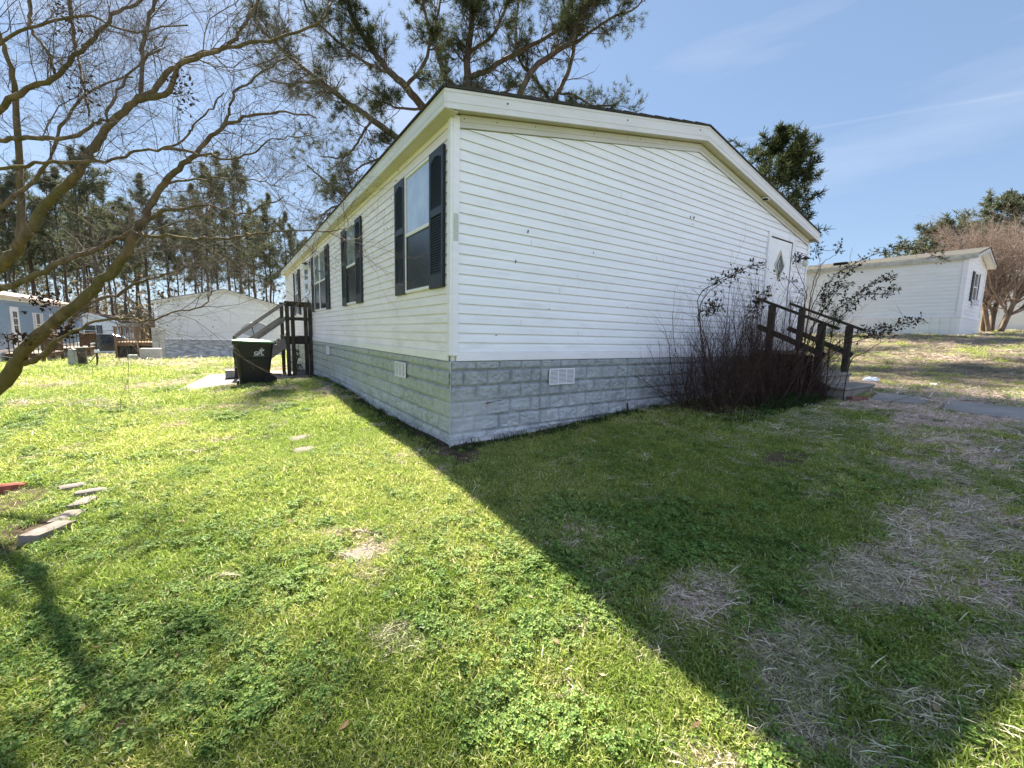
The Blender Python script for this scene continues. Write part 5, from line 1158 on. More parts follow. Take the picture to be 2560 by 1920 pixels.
# --- pines
def tufts(tm, P_, D_, rg, n=16, L=.17, w=.011, spread=.9):
    m = len(P_); P_ = np.repeat(P_, n, 0); D_ = np.repeat(D_, n, 0)
    k = m*n; d = D_*rg.uniform(.2,1.1,(k,1))+rg.normal(0,spread*.62,(k,3)); d /= np.linalg.norm(d,axis=1,keepdims=True)
    s = np.cross(d, rg.normal(0,1,(k,3))); s /= np.linalg.norm(s,axis=1,keepdims=True)
    ll = L*rg.uniform(.7,1.2,(k,1)); base = P_-D_*rg.uniform(0,.6,(k,1))*L
    v = np.stack([base-s*w/2, base+s*w/2, base+d*ll+s*w*.25, base+d*ll-s*w*.25], 1); tm.quads(v)
def big_pine():
    D0 = 21.0; base = A3(1175, 400, D0); base[2] = g1(base[0], base[1])
    t = thing('pine_tree', tuple(base), 'big open-crowned pine with long bare limbs and needle tufts rising behind the roof', 'tree')
    rg = np.random.default_rng(21)
    limbs = [
     ([(1172,760,21),(1171,400,21),(1170,221,21),(1168,158,21),(1177,68,21),(1183,0,21),(1186,-160,21),(1188,-330,21)], 24, 8),
     ([(1120,330,21),(1057,267,20.5),(1012,212,20.2),(975,181,20),(939,136,20),(903,81,20),(876,27,20),(860,-40,20)], 22, 8),
     ([(1140,420,21),(1060,380,20.5),(994,348,20),(930,298,19.5),(876,262,19.3),(831,226,19),(786,190,19),(740,154,19),(690,110,19),(640,60,19)], 20, 5),
     ([(975,183,20),(930,165,19.6),(876,131,19.2),(831,90,19),(780,40,19),(750,-20,19)], 8, 4),
     ([(800,205,19),(760,205,19),(715,210,19),(670,200,19)], 7, 3),
     ([(1171,195,21),(1220,176,21.5),(1260,149,22),(1319,118,22),(1375,88,22),(1430,50,22),(1480,10,22)], 15, 5),
     ([(1265,330,21),(1297,240,21),(1328,181,21),(1373,140,21),(1428,104,21),(1440,60,21),(1464,0,21),(1490,-80,21)], 18, 7),
     ([(1345,330,22),(1382,258,22),(1419,181,22),(1437,104,22),(1447,45,22),(1470,-60,22)], 14, 6),
     ([(1390,235,22),(1430,235,22),(1480,262,22.3),(1530,262,22.5),(1560,245,22.5)], 6, 3),
     ([(1437,110,22),(1490,70,22),(1540,40,22.2),(1590,20,22.4),(1610,-10,22.4)], 8, 3),
     ([(1375,250,22),(1340,200,23),(1300,150,23),(1290,80,23),(1300,-40,23)], 9, 5),
     ([(1172,240,21),(1120,200,22),(1095,140,22.4),(1090,60,22.8),(1110,-30,23)], 12, 5),
     ([(1015,215,20),(1060,160,19.5),(1075,90,19.2),(1060,20,19),(1050,-60,19)], 10, 5),
     ([(1105,310,21),(1140,250,20),(1190,225,19.5),(1250,235,19.3),(1300,200,19)], 9, 4),
     ([(1060,270,20.5),(1000,270,20),(960,255,19.5),(905,210,19.3)], 7, 3),
     ([(930,298,19.5),(905,335,19),(880,375,19),(850,395,19),(800,390,19)], 7, 3),
     ([(1000,350,20),(950,395,19.5),(905,415,19.3),(870,440,19)], 8, 3),
     ([(1174,130,21),(1230,90,20.5),(1260,30,20),(1280,-50,20)], 9, 4),
     ([(1320,330,22),(1240,300,22),(1200,260,22),(1150,300,22)], 7, 3),
     ([(900,520,20),(850,480,19.5),(800,440,19.2),(765,410,19)], 8, 3),
     ([(950,440,20),(880,500,19),(830,520,18.6),(800,545,18.5)], 8, 3),
    ]
    tm = TM(); tips = []; fo = TM()
    spec = [(5,.16,.03,8,.8,.6),(4,.2,.02,5,.7,.55),(3,.2,.03,0,0,0)]
    for pts, w0, w1 in limbs:
        P_ = smooth_path([A3(*q) for q in pts], len(pts)*4); P_ += rg.normal(0,.02,P_.shape)
        k = len(P_); D = np.interp(np.linspace(0,1,k), np.linspace(0,1,len(pts)), [q[2] for q in pts])
        wpx = w0+(w1-w0)*np.linspace(0,1,k); r = wpx/2/F*D; tm.tube(P_, r, 7)
        ln = sum(np.linalg.norm(np.diff(P_,axis=0),axis=1)); st = .42 if w0 > 16 else .1
        for b in range(int(ln*3.1)+5):
            i = min(k-2, int(rg.uniform(st,1)*(k-1))); d = unit(P_[i+1]-P_[i]); ax = unit(np.cross(d, rg.normal(0,1,3))); ang = rg.uniform(.5,1.2)
            nd = unit(d*math.cos(ang)+ax*math.sin(ang)+np.array([0,0,.1]))
            grow(tm, P_[i], nd, rg.uniform(.7,1.9), max(.014, min(.03, r[i]*.35)), 0 if rg.random() < .5 else 1, rg, spec, tips)
    tm.build('trunk', M_pinebark, t)
    P_ = np.array([q[0] for q in tips]); Dd = np.array([q[1] for q in tips]); keep = rg.random(len(P_)) < .78
    dens = fbm(P_[:,0]*.5+P_[:,1]*.2, P_[:,2]*.55, 77); keep &= rg.random(len(P_)) < sst(dens, .30, .52)*.95+.12
    tufts(fo, P_[keep], Dd[keep], rg, 22, .23, .012); fo.build('needles', M_needle, t, False)
    mc = simple('cone_brown', (.05,.035,.028), .9, .1)
    for i in rg.choice(len(P_), 80, replace=False):
        p = P_[i]-Dd[i]*.15; co = MB(); co.tube([p, p-[0,0,.04], p-[0,0,.09]], [.015,.036,.01], 5); co.build('cone', mc, t)
big_pine()
def pine(name, base, H, seed, crown0=.55, spread=3.2, lab='', group=None, fol=M_needlef, ntuft=1.0, lean=0, tuft=(14,.34,.04), brspec=None, full=1.0):
    rg = np.random.default_rng(seed); t = thing(name, tuple(base), lab, 'tree', group); base = np.array(base, float)
    tm = TM(); k = 10; tt = np.linspace(0,1,k)
    P_ = base+np.stack([lean*tt*H+rg.normal(0,.08,k)*tt*3, rg.normal(0,.06,k)*tt*3, tt*H-.3], 1)
    r0 = .0078*H+.02; tm.tube(P_, r0*(1-.82*tt), 7); tips = []
    spec = brspec or [(4,.14,.06,5,.75,.5),(3,.2,.05,3,.7,.5),(2,.2,.05,0,0,0)]
    nb = int(26*full)
    for i in range(nb):
        u = crown0+(1-crown0)*((i+rg.random())/nb); p = np.array([np.interp(u,tt,P_[:,c]) for c in range(3)])
        v = (u-crown0)/(1-crown0); L = spread*(math.sin(min(1,.18+v*.9)*math.pi)**.7*.9+.12)*rg.uniform(.6,1.15)
        a = rg.uniform(0,2*math.pi); el = rg.uniform(-.05,.45)+v*.5; d = np.array([math.cos(a)*math.cos(el), math.sin(a)*math.cos(el), math.sin(el)])
        grow(tm, p, d, L, r0*.22, 0, rg, spec, tips)
    for i in range(7):      # dead stubs below the crown
        u = rg.uniform(.25, crown0); p = np.array([np.interp(u,tt,P_[:,c]) for c in range(3)]); a = rg.uniform(0,6.28)
        grow(tm, p, np.array([math.cos(a),math.sin(a),-.1]), rg.uniform(.5,1.6), r0*.12, 2, rg, spec)
    tm.build('trunk', M_pinebark, t)
    Pt = np.array([q[0] for q in tips]); Dd = np.array([q[1] for q in tips]); keep = rg.random(len(Pt)) < ntuft
    fo = TM(); tufts(fo, Pt[keep], Dd[keep], rg, tuft[0], tuft[1], tuft[2], 1.0); fo.build('needles', fol, t, False)
    return t
p_ = at(1893, 855, 21); pine('pine_tree', (p_.x, p_.y, g1(p_.x,p_.y)), 10.2, 31, .42, 2.3, 'bushy dark pine rising behind the right slope of the roof', None, M_needle, .97, .05, (16,.30,.034), [(4,.14,.04,7,.75,.5),(3,.2,.03,4,.7,.5),(2,.2,.05,0,0,0)], 1.8)
# wood of tall pines beyond the homes: four kinds, then copies
WG = 'tall pines of the wood beyond the homes'
VL = ['tall thin pine of the far wood with a sparse high crown', 'tall pine of the far wood with a dense dark crown', 'stout tall pine of the far wood with dead stubs', 'slender pine of the far wood with a small top tuft']
protos = []
for i, (H, c0, sp, fl) in enumerate(((22,.52,2.8,.9),(23,.42,3.6,1.3),(25,.47,3.8,1.2),(20,.66,2.0,.7))):
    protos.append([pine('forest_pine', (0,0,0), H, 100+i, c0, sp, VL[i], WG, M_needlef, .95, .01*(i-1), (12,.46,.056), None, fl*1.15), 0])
rgf = np.random.default_rng(5)
spots = []
def wood_row(px0, px1, n, D0, D1, jit=1.0):
    for i in range(n):
        px = px0+(px1-px0)*(i+rgf.uniform(.1,.9))/n; D = rgf.uniform(D0, D1); p = at(px, 820, D); spots.append((p.x, p.y, D))
wood_row(-260, 700, 26, 50, 62); wood_row(-200, 760, 30, 62, 80); wood_row(-300, 300, 10, 44, 52); wood_row(500, 1010, 12, 66, 84)
for x, y, D in spots:
    k = int(rgf.choice(4, p=[.36,.2,.2,.24])); pr = protos[k]
    s_ = rgf.uniform(.82, 1.06)
    if D < 54 and at(0,820,D) is not None: pass
    if pr[1] == 0: o = pr[0]
    else: o = copy_tree(pr[0])
    pr[1] = 1
    o.location = (x, y, g1(x,y)-.2); o.scale = (s_,)*3; o.rotation_euler = (0,0,rgf.uniform(0,6.28))
# brush under the wood: tangle of leafless stems and brown leaves
def brush():
    tm = TM(); rg = np.random.default_rng(8); fo = TM()
    spec = [(4,.2,.1,4,.6,.6),(3,.25,.05,3,.7,.6),(2,.2,0,0,0,0)]
    for i in range(620):
        px = rg.uniform(-250, 790); D = rg.uniform(50, 66); p = np.array(at(px, 820, D)); p[2] = g1(p[0],p[1])
        if px > 470 and rg.random() < .55: continue
        tips = []; grow(tm, p, unit(np.array([rg.normal(0,.25),rg.normal(0,.25),1])), rg.uniform(2.5,8.0), .05, 0, rg, spec, tips)
        for q, d in tips[::2]:
            for j in range(3):
                c = q+rg.normal(0,.25,3); a = unit(rg.normal(0,1,3)); b = unit(rg.normal(0,1,3)); s_ = rg.uniform(.10,.27); fo.quads(np.array([[c-a*s_,c-b*s_,c+a*s_,c+b*s_]]))
    o = tm.build('undergrowth', simple('brush_stem', (.16,.125,.10), .9, .1, .4), None)
    tag(o, 'tangle of bare brown brush stems under the far pines', 'brush', kind='stuff')
    o = fo.build('leaf_litter', foliage('brush_leaf', [(0,(.05,.065,.03)),(.4,(.14,.11,.065)),(1,(.28,.21,.14))], .3), None, False); tag(o, 'brown and dull green leaves on the brush under the far pines', 'brush', kind='stuff')
brush()
# right side: bare multi-stemmed tree, pines behind it
M_tant = bark('tan_bark', (0.10,0.075,0.055), (0.26,0.20,0.16), (0.15,0.12,0.09), 9); M_tantw = bark('tan_twig', (0.20,0.155,0.135), (0.38,0.30,0.27), (0.24,0.18,0.15), 14)
def bare_tree(name, base, stems, H, spread, seed, lab, thick=.11, group=None, mat=None, dense=1.0):
    rg = np.random.default_rng(seed); t = thing(name, tuple(base), lab, 'tree', group); tm = TM(); tw = TM(); base = np.array(base)
    spec = [(5,.14,.06,int(7*dense),.6,.6),(5,.2,.04,6,.65,.55),(4,.26,.02,5,.7,.55),(3,.3,.0,0,0,0)]
    for i in range(stems):
        a = 2*math.pi*i/stems+rg.uniform(-.3,.3); st = base+np.array([math.cos(a),math.sin(a),0])*thick*2.2*rg.uniform(.5,1); 
        d = unit(np.array([math.cos(a)*.2, math.sin(a)*.2, 1])+rg.normal(0,.07,3)); P_ = [st-[0,0,.3]]; L = H*.48*rg.uniform(.8,1.1)
        for j in range(7): P_.append(P_[-1]+d*L/7); d = unit(d+rg.normal(0,.07,3)+np.array([math.cos(a),math.sin(a),0])*spread*.03)
        P_ = np.array(P_); r = thick*rg.uniform(.6,1)*(1-.65*np.linspace(0,1,8)); tm.tube(P_, r, 7)
        for b in range(int(8*dense)):
            j = int(rg.integers(2,7)); dd = unit(P_[j]-P_[j-1]); ax = unit(np.cross(dd, rg.normal(0,1,3))); ang = rg.uniform(.3,.9)
            grow(tw, P_[j], unit(dd*math.cos(ang)+ax*math.sin(ang)+[0,0,.15]), H*rg.uniform(.22,.42), r[j]*.5, 0, rg, spec)
    tm.build('trunk', mat or M_tant, t); tw.build('twigs', M_tantw, t); return t
p_ = at(2482, 832, 24); bare_tree('bare_tree', (p_.x,p_.y,g1(p_.x,p_.y)), 6, 9.4, 1, 41, 'wide leafless multi-stemmed tree beside the white house at right', .17, dense=1.6)
for i, (px, D, H, lb) in enumerate(((2310,48,15.0,'dark pine behind the long white roof, left of the bare tree'),(2395,52,15.2,'broad pine directly behind the white house gable'),(2470,46,16.4,'rounded pine behind the bare multi-stemmed tree'),(2555,50,15.5,'pine at the right picture edge behind the bare tree'))):
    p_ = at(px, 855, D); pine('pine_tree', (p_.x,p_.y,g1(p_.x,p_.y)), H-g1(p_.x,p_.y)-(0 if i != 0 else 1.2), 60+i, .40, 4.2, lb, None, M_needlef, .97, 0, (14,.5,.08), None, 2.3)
for i, (px, D, H) in enumerate(((2400,36,11.5),(2535,38,12.5))):
    p_ = at(px, 850, D); bare_tree('bare_tree', (p_.x,p_.y,g1(p_.x,p_.y)), 4, H, 1, 71+i, ['reddish leafless tree behind the white house roof end','tall leafless tree at the upper right picture edge'][i], .12, dense=.8)
# trees out of the picture whose shade falls on the right lawn stand behind the house
for i, (x, y, H) in enumerate(((13.5,17.5,13.5),(17.5,12.8,11.0))):
    pine('pine_tree', (x,y,g1(x,y)), H, 81+i, .5, 2.6, ['pine hidden behind the ridge of the house','slim pine hidden behind the right end of the house'][i], None, M_needle, .9, 0, (10,.32,.04), None, .9) if False else None
# ------------------------------------------------------------------ shrubs at the front steps
M_cane = bark('red_cane', (0.040,0.022,0.020), (0.12,0.075,0.062), (0.06,0.04,0.03), 20)
M_rose = foliage('dark_leaf', [(0,(.018,.022,.012)),(.5,(.040,.045,.022)),(.8,(.070,.050,.030)),(1,(.09,.11,.04))], .25)
M_weed = foliage('weed_leaf', [(0,(.014,.030,.010)),(.6,(.035,.070,.022)),(1,(.08,.13,.04))], .35)
def shrub():
    rg = np.random.default_rng(91); t = thing('bare_shrub', (5.2,-.6,g1(5.2,-.6)), 'tangled shrub of bare reddish canes against the skirting left of the front steps', 'shrub'); tm = TM()
    spec = [(8,.12,.04,7,.5,.5),(6,.16,.04,4,.5,.55),(4,.2,.02,0,0,0)]
    for i in range(270):
        u = rg.random(); x = 3.6+2.8*u; y = rg.uniform(-1.05,-.2); z = g1(x,y)-.03
        if i < 26: d = unit(np.array([-.8,-.1,.5])+rg.normal(0,.22,3)); L = rg.uniform(.8,1.5); x = rg.uniform(3.6,4.4)
        elif i < 60: d = unit(np.array([rg.normal(-.1,.8), rg.normal(-.35,.35), .55])); L = rg.uniform(.5,1.0)
        else: d = unit(np.array([rg.normal(-.16+.2*u,.36), rg.normal(-.04,.2), 1])); L = rg.uniform(.85,2.0)*(1.08 if .25 < u < .85 else .8)
        grow(tm, np.array([x,y,z]), d, L, rg.uniform(.004,.007), 0, rg, spec)
    tm.build('stems', M_cane, t)
shrub()
def leafy():
    rg = np.random.default_rng(93); t = thing('leafy_bush', (6.2,-1.1,g1(6.2,-1.1)), 'straggly bush with long arching canes of small dark leaves spreading over the step rails', 'shrub'); tm = TM(); lf = TM()
    paths = [  # canes: points and fraction where leaves begin
     ([(1770,960,6.0),(1756,850,5.9),(1745,770,5.8),(1750,735,5.8),(1790,705,5.8),(1840,680,5.9),(1878,668,5.9),(1915,663,6.0)], .50, 34),
     ([(1765,950,6.0),(1750,800,5.8),(1760,745,5.8),(1820,695,5.8),(1860,676,5.8)], .62, 16),
     ([(1980,960,6.7),(2010,860,6.7),(2030,770,6.8),(2060,720,6.8),(2110,672,6.9),(2180,640,7.0),(2240,622,7.0),(2290,622,7.0),(2340,640,7.0),(2378,655,7.1)], .42, 70),
     ([(1990,960,6.7),(2025,850,6.7),(2040,790,6.8),(2075,735,6.8),(2110,690,6.9),(2160,655,6.9)], .5, 32),
     ([(2000,970,6.6),(2040,840,6.6),(2090,780,6.7),(2130,745,6.7),(2180,710,6.8),(2245,692,6.9)], .45, 60),
     ([(2000,970,6.6),(2050,830,6.6),(2110,785,6.7),(2160,740,6.7),(2215,735,6.8),(2250,720,6.8)], .45, 56),
     ([(2010,975,6.5),(2080,870,6.5),(2140,838,6.6),(2200,822,6.6),(2250,812,6.7),(2312,797,6.7)], .40, 66),
     ([(2015,975,6.5),(2090,880,6.5),(2150,850,6.6),(2190,840,6.6),(2235,822,6.6)], .5, 26),
     ([(1975,960,6.8),(2000,840,6.8),(2012,750,6.8),(2003,735,6.8),(1975,703,6.8),(1945,690,6.9),(1925,680,6.9)], .5, 12),
     ([(1985,960,6.8),(2005,800,6.8),(2015,740,6.8),(2004,700,6.9),(1990,660,7.0),(1988,645,7.0)], .86, 10),
     ([(1995,960,6.8),(2020,800,6.8),(2030,720,6.8),(2045,680,6.9),(2060,655,7.0),(2090,635,7.0),(2104,606,7.1)], .86, 16),
     ([(1995,960,6.8),(2020,800,6.8),(2030,740,6.8),(2052,670,6.9),(2045,640,7.0),(2040,614,7.1)], .86, 16),
     ([(1800,980,6.0),(1825,900,6.0),(1860,840,6.0),(1880,800,6.0),(1890,760,6.0),(1900,735,6.1)], .55, 30),
     ([(1800,980,6.0),(1770,870,5.9),(1745,800,5.8),(1760,778,5.7),(1780,770,5.7),(1796,766,5.7)], .60, 34),
     ([(1830,980,6.2),(1850,880,6.2),(1860,800,6.2),(1875,780,6.2),(1905,745,6.2),(1930,725,6.3)], .6, 22),
     ([(2000,960,6.8),(2020,850,6.8),(2050,790,6.8),(2070,760,6.8),(2100,720,6.8),(2130,712,6.8)], .5, 40),
     ([(1990,960,6.9),(2030,820,6.9),(2060,770,6.9),(2060,730,6.9),(2080,700,6.9)], .5, 30),
     ([(2110,960,6.7),(2130,900,6.7),(2165,880,6.7),(2200,858,6.7),(2225,845,6.7)], .9, 3),
     ([(1960,985,6.7),(2020,905,6.7),(2080,870,6.7),(2120,860,6.7)], .7, 8),
    ]
    for pts, f0, nl in paths:
        P_ = smooth_path([A3(*q) for q in pts], len(pts)*5); P_ += rg.normal(0,.006,P_.shape); k = len(P_)
        zb = g1(P_[0][0], P_[0][1]); P_[0][2] = min(P_[0][2], zb)
        tm.tube(P_, .0085*(1-.7*np.linspace(0,1,k)), 4)
        for j in range(int(nl*1.6)):
            i = min(k-2, int((f0+(1-f0)*rg.random())*(k-1))); p = P_[i]+rg.normal(0,.008,3); d = unit(rg.normal(0,1,3)+[0,0,.2]); st = rg.uniform(.02,.11)
            q = p+d*st; tm.tube(np.array([p,q]), .0018, 3)
            for m_ in range(3):
                a = unit(d+rg.normal(0,.7,3)); b = unit(np.cross(a, rg.normal(0,.35,3)+[0,0,1])); s_ = rg.uniform(.017,.030)
                lf.quads(np.array([[q, q+a*s_-b*s_*.5, q+a*s_*2.1, q+a*s_+b*s_*.5]]))
        for j in range(3):
            i = int(rg.uniform(.3,.95)*(k-2)); d = unit(P_[i+1]-P_[i]+rg.normal(0,.5,3)); grow(tm, P_[i], d, rg.uniform(.12,.4), .004, 0, rg, [(4,.15,.1,2,.6,.6),(3,.2,0,0,0,0)])
    rg2 = rg
    for j in range(30):      # bare side stems near the base
        x = rg2.uniform(5.6,6.5); y = rg2.uniform(-1.35,-.8); grow(tm, np.array([x,y,g1(x,y)-.02]), unit(np.array([rg2.normal(.15,.5), rg2.normal(-.1,.3), 1])), rg2.uniform(.5,1.25), .006, 0, rg2, [(6,.1,.05,4,.6,.5),(4,.15,.05,0,0,0)])
    tm.build('stems', M_cane, t); lf.build('leaves', M_rose, t, False)
leafy()
def sapling(px, py, D, h, lab):
    rg = np.random.default_rng(int(px)); b = np.array(at(px, py, D)); t = thing('pine_sapling', (b[0],b[1],g1(b[0],b[1])), lab, 'sapling', None); tm = TM(); fo = TM()
    g = np.array([b[0], b[1], g1(b[0], b[1])]); P_ = np.array([g, (g+b)/2+rg.normal(0,.02,3), b]); tm.tube(P_, [.009,.007,.004], 4); tm.build('trunk', M_cane, t)
    Q = np.array([b-[0,0,.02+.05*i] for i in range(int(h/.05))]); Q += rg.normal(0,.02,Q.shape); tufts(fo, Q, np.tile([0,0,1.],(len(Q),1))*.8, rg, 26, .17, .005, 1.1); fo.build('needles', M_weed, t, False)
sapling(2092, 770, 6.7, .45, 'small bright green pine sapling growing through the step rails'); sapling(2075, 872, 6.6, .2, 'low pine sapling near the bottom step rail')
for i, (x, y) in enumerate(((-.35,9.6),(-.3,10.3))):
    t = thing('pine_sapling', (x,y,g1(x,y)), ['needle sapling under the side porch deck','low needle sapling against the skirting beyond the side porch'][i], 'sapling'); fo = TM(); rg = np.random.default_rng(200+i)
    Q = np.array([[x,y,-.45-.4*i-.06*j] for j in range(5)])+rg.normal(0,.07,(5,3)); tufts(fo, Q, np.tile([-.6,-.3,.3],(5,1)), rg, 22, .2, .012, .9); fo.build('needles', M_weed, t, False)
    tm = TM(); tm.tube(np.array([[x,y,g1(x,y)-.02],[x+.02,y,-.8],[x,y,-.45-.4*i]]), .008, 4); tm.build('trunk', M_cane, t)
# weeds: low feathery greens and blades at the foot of the shrub and along the walls
def blades(tm, c, n, L, w, rg, lean=.5, lift=1.0, rad=.06):
    c = np.repeat(np.atleast_2d(c), n, 0); k = len(c); c = c+np.concatenate([rg.normal(0,rad,(k,2)), np.zeros((k,1))],1)
    d = np.concatenate([rg.normal(0,lean,(k,2)), np.full((k,1),lift)],1); d /= np.linalg.norm(d,axis=1,keepdims=True)
    s = np.cross(d, rg.normal(0,1,(k,3))); s /= np.linalg.norm(s,axis=1,keepdims=True); ll = L*rg.uniform(.5,1.2,(k,1)); out = np.concatenate([d[:,:2],np.zeros((k,1))],1)
    m = c+d*ll*.55; e = c+d*ll*.8+out*ll*.35-[0,0,1]*ll*.05
    tm.quads(np.stack([c-s*w/2,c+s*w/2,m+s*w*.4,m-s*w*.4],1)); tm.quads(np.stack([m-s*w*.4,m+s*w*.4,e+s*w*.05,e-s*w*.05],1))
def weeds():
    rg = np.random.default_rng(95); tm = TM()
    n = 620; x = rg.uniform(3.4,6.6,n); y = rg.uniform(-1.3,-.45,n); c = np.stack([x,y,gz(x,y)],1); tall = (sst(np.abs(x-5.4),1.3,.2)*.6+.25)
    for i in range(n): blades(tm, c[i], 12, .30*tall[i], .007, rg, .45, 1, .05)
    o = tm.build('weeds', M_weed, None, False); tag(o, 'feathery green weeds under the bare shrub by the front wall', 'weeds', kind='stuff')
    tm = TM(); n = 520; t = rg.random(n); left = rg.random(n) < .55
    x = np.where(left, rg.uniform(-.28,-.05,n), rg.uniform(0,3.4,n)); y = np.where(left, rg.uniform(0,8,n)**1.0, rg.uniform(-.25,-.04,n)); c = np.stack([x,y,gz(x,y)],1)
    for i in range(n): blades(tm, c[i], 9, rg.uniform(.05,.15), .005, rg, .5, 1, .03)
    o = tm.build('wall_grass', M_weed, None, False); tag(o, 'uncut grass tufts along the foot of the skirting', 'grass', kind='stuff')
weeds()
# ------------------------------------------------------------------ lawn: grass, clover and dead grass
def grass_mat(name, stops, transl):
    k = NM(name, .55, .25); a = k.attr('tint', 'INSTANCER'); gi = k.new('ShaderNodeNewGeometry')
    base = k.ramp(gi.outputs['Random Per Island'], stops); c = k.mix(1.0, base, a.outputs['Color'], 'MULTIPLY'); k.col(c)
    t = k.new('ShaderNodeBsdfTranslucent'); k.l.new(c, t.inputs['Color']); m = k.new('ShaderNodeMixShader'); m.inputs[0].default_value = transl
    k.l.new(k.p.outputs[0], m.inputs[1]); k.l.new(t.outputs[0], m.inputs[2]); k.l.new(m.outputs[0], k.out.inputs[0]); return k.m
M_g = grass_mat('grass_blade', [(0,(.14,.21,.035)),(.5,(.31,.40,.075)),(.85,(.48,.54,.16)),(1,(.70,.63,.40))], .48)
M_c = grass_mat('clover_leaf', [(0,(.085,.165,.035)),(.5,(.205,.30,.065)),(1,(.40,.47,.13))], .42)
M_d = grass_mat('dead_grass', [(0,(.24,.20,.125)),(.5,(.58,.51,.35)),(1,(.82,.76,.60))], .2)
def clump(kind, seed, scale=1.0):
    rg = np.random.default_rng(seed); tm = TM()
    if kind == 'g': blades(tm, [0,0,0], int(38), .043*scale, .0034*scale, rg, .55, 1, .028*scale)
    elif kind == 'd':
        blades(tm, [0,0,.004], 34, .060*scale, .0034*scale, rg, 1.8, .5, .034*scale); blades(tm, [0,0,0], 8, .045*scale, .003*scale, rg, .7, 1, .03*scale)
    elif kind == 'c':
        for i in range(15):
            b = np.array([rg.normal(0,.026),rg.normal(0,.026),0])*scale; h = rg.uniform(.018,.045)*scale; top = b+[rg.normal(0,.008),rg.normal(0,.008),h]
            tm.tube(np.array([b,top]), .0007*scale, 3); a0 = rg.uniform(0,6.28); s_ = rg.uniform(.0075,.0125)*scale; tl = rg.normal(0,.30,2)
            nrm = unit(np.array([tl[0],tl[1],1])); u0 = unit(np.cross(nrm,[.3,.9,.1])); v0 = np.cross(nrm,u0)
            for j in range(3):
                a = a0+j*2.094; d = u0*math.cos(a)+v0*math.sin(a); e = -u0*math.sin(a)+v0*math.cos(a); up = nrm*s_*.22
                tm.quads(np.array([[top, top+d*s_*.75-e*s_*.62+up, top+d*s_*1.28-e*s_*.36+up*.8, top+d*s_*1.12]]))
                tm.quads(np.array([[top, top+d*s_*1.12, top+d*s_*1.28+e*s_*.36+up*.8, top+d*s_*.75+e*s_*.62+up]]))
    o = tm.build('clump', {'g':M_g,'d':M_d,'c':M_c}[kind], None, False); S.collection.objects.unlink(o); return o
src = bpy.data.collections.new('lawn_sources')
for i, (kd, sc_) in enumerate((('g',1),('g',1.15),('c',.8),('c',.95),('c',.68),('d',1),('d',1.1))):
    o = clump(kd, 300+i, sc_); o.name = 'clump_%02d' % i; src.objects.link(o)
GI, CI, DI = (0,1), (2,3,4), (5,6)
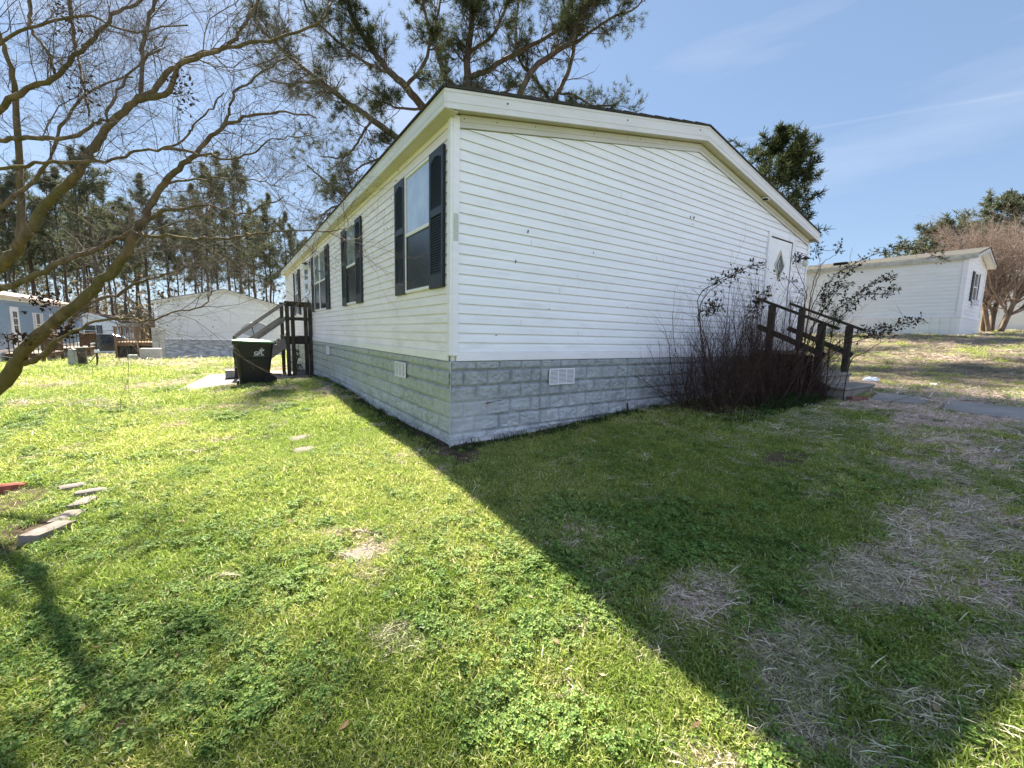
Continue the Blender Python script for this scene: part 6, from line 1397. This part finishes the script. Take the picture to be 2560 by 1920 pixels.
def scatter():
    rg = np.random.default_rng(17); X = []; Y = []; R0 = []
    # rings of growing spacing
    for r0, r1, sp in ((0.3,3.0,.030),(3.0,5.5,.043),(5.5,9,.068),(9,15,.115),(15,26,.22),(26,48,.42)):
        area = math.pi*(r1*r1-r0*r0); n = int(area/sp/sp); r = np.sqrt(rg.uniform(r0*r0, r1*r1, n)); a = rg.uniform(0, 2*math.pi, n)
        x = CAM.x+r*np.cos(a); y = CAM.y+r*np.sin(a)
        v = np.stack([x-CAM.x, y-CAM.y], 1); f2 = np.array([math.sin(YAW), math.cos(YAW)]); dt_ = (v@f2)/r
        keep = (dt_ > math.cos(R(62))) | (r < 2.6) & (dt_ > -.2); X.append(x[keep]); Y.append(y[keep]); R0.append(np.full(keep.sum(), sp))
    x = np.concatenate(X); y = np.concatenate(Y); sp = np.concatenate(R0)
    bad = (x > -.03) & (x < 8.4) & (y > -.02) & (y < 15)
    bad |= (x > 6.35) & (x < 7.9) & (y > -1.5) & (y < 0)
    bad |= (x > 6.75) & (x < 7.6) & (y > -2.35) & (y < -1.65) | (x > 6.5) & (x < 7.5) & (y > -4.7) & (y < -2.5)
    bad |= (x > -2.9) & (x < 0) & (y > 7.0+.15*(x+1)) & (y < 10.6) & (x > -3.0+.12*(y-6))
    for sx, sy, w in ((-1.25,1.5,.12),(-1.28,.93,.10),(-1.28,-1.48,.10)): bad |= np.hypot(x-sx, y-sy) < w
    for b in bed: bad |= np.hypot(x-b[0], y-b[1]) < .1
    bad |= (x > -16) & (x < -11.6) & (y > 21) & (y < 43) | (x > -6.1) & (x < 1.6) & (y > 32) | (x > 22.9) & (x < 27.3) & (y > -.5) & (y < 17)
    x, y, sp = x[~bad], y[~bad], sp[~bad]
    d, c, s = cover(x, y); u = rg.random(len(x)); u2 = rg.random(len(x))
    keep = u < 1-.93*s; x, y, sp, d, c, u2 = x[keep], y[keep], sp[keep], d[keep], c[keep], u2[keep]
    kind = np.where(u2 < d*.93, 2, np.where(rg.random(len(x)) < c*.60, 1, 0))
    idx = np.where(kind == 0, rg.choice(GI, len(x)), np.where(kind == 1, rg.choice(CI, len(x)), rg.choice(DI, len(x))))
    r = np.hypot(x-CAM.x, y-CAM.y); near = 1-sst(r, 8, 25)
    z = gz(x, y)+near*(.035*(fbm(x*1.5, y*1.5, 5)-.5)+.02*(fbm(x*6, y*6, 6)-.5))-.004
    scl = rg.uniform(.6,1.3,len(x))*np.maximum(1, sp/.040)**.72*np.where(kind == 0, .8+.6*fbm(x*1.2, y*1.2, 44), 1.0)
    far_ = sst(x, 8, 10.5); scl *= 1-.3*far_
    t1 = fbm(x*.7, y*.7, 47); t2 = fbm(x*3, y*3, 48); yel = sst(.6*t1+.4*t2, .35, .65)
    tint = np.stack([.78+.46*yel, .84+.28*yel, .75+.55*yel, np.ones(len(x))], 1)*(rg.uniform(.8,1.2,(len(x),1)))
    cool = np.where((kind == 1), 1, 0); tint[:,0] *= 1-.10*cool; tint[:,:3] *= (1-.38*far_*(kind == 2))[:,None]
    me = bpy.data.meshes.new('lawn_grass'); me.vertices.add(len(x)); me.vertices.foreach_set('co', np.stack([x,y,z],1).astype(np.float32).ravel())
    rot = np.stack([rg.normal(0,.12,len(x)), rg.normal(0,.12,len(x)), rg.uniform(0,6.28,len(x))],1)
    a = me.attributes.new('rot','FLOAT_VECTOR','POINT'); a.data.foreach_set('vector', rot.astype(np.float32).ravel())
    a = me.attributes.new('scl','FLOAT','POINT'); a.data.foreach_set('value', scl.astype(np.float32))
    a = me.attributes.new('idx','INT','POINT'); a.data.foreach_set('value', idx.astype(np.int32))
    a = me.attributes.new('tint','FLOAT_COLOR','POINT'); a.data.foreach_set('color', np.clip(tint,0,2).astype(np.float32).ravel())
    o = link(bpy.data.objects.new('lawn_grass', me)); tag(o, 'lawn of clover, fine green grass and dead tan grass', 'grass', kind='stuff')
    ng = bpy.data.node_groups.new('lawn', 'GeometryNodeTree'); ng.interface.new_socket('Geometry', in_out='INPUT', socket_type='NodeSocketGeometry'); ng.interface.new_socket('Geometry', in_out='OUTPUT', socket_type='NodeSocketGeometry')
    N = ng.nodes; gi = N.new('NodeGroupInput'); go = N.new('NodeGroupOutput'); ip = N.new('GeometryNodeInstanceOnPoints'); ci = N.new('GeometryNodeCollectionInfo')
    ci.inputs['Collection'].default_value = src; ci.inputs['Separate Children'].default_value = True; ci.inputs['Reset Children'].default_value = True
    def na(nm, ty): n = N.new('GeometryNodeInputNamedAttribute'); n.data_type = ty; n.inputs['Name'].default_value = nm; return n.outputs['Attribute']
    L = ng.links; L.new(gi.outputs[0], ip.inputs['Points']); L.new(ci.outputs[0], ip.inputs['Instance']); ip.inputs['Pick Instance'].default_value = True
    L.new(na('idx','INT'), ip.inputs['Instance Index']); L.new(na('rot','FLOAT_VECTOR'), ip.inputs['Rotation'])
    L.new(na('scl','FLOAT'), ip.inputs['Scale']); L.new(ip.outputs[0], go.inputs[0])
    m = o.modifiers.new('lawn', 'NODES'); m.node_group = ng
    print('LAWN', len(x))
scatter()
# fallen leaves and pine litter on the lawn
def litter():
    rg = np.random.default_rng(19); tm = TM(); n = 260
    r = rg.uniform(1.2,9,n); a = R(90)-YAW+rg.uniform(-1,1,n); x = CAM.x+r*np.cos(a); y = CAM.y+r*np.sin(a); ok = ~((x > -.1) & (y > -.1)); x, y = x[ok], y[ok]; z = gz(x,y)+.028
    for i in range(len(x)):
        u = unit(np.append(rg.normal(0,1,2), rg.normal(0,.3))); v = unit(np.cross(u, [0,0,1]))+np.array([0,0,rg.normal(0,.3)]); s_ = rg.uniform(.010,.026); c = np.array([x[i],y[i],z[i]])
        tm.quads(np.array([[c-u*s_,c-v*s_*.55,c+u*s_,c+v*s_*.55]]))
    o = tm.build('fallen_leaves', foliage('leaf_brown', [(0,(.08,.045,.03)),(.5,(.20,.13,.08)),(1,(.42,.33,.24))], .15), None, False); tag(o, 'small brown fallen leaves scattered over the lawn', 'leaves', kind='stuff')
litter()
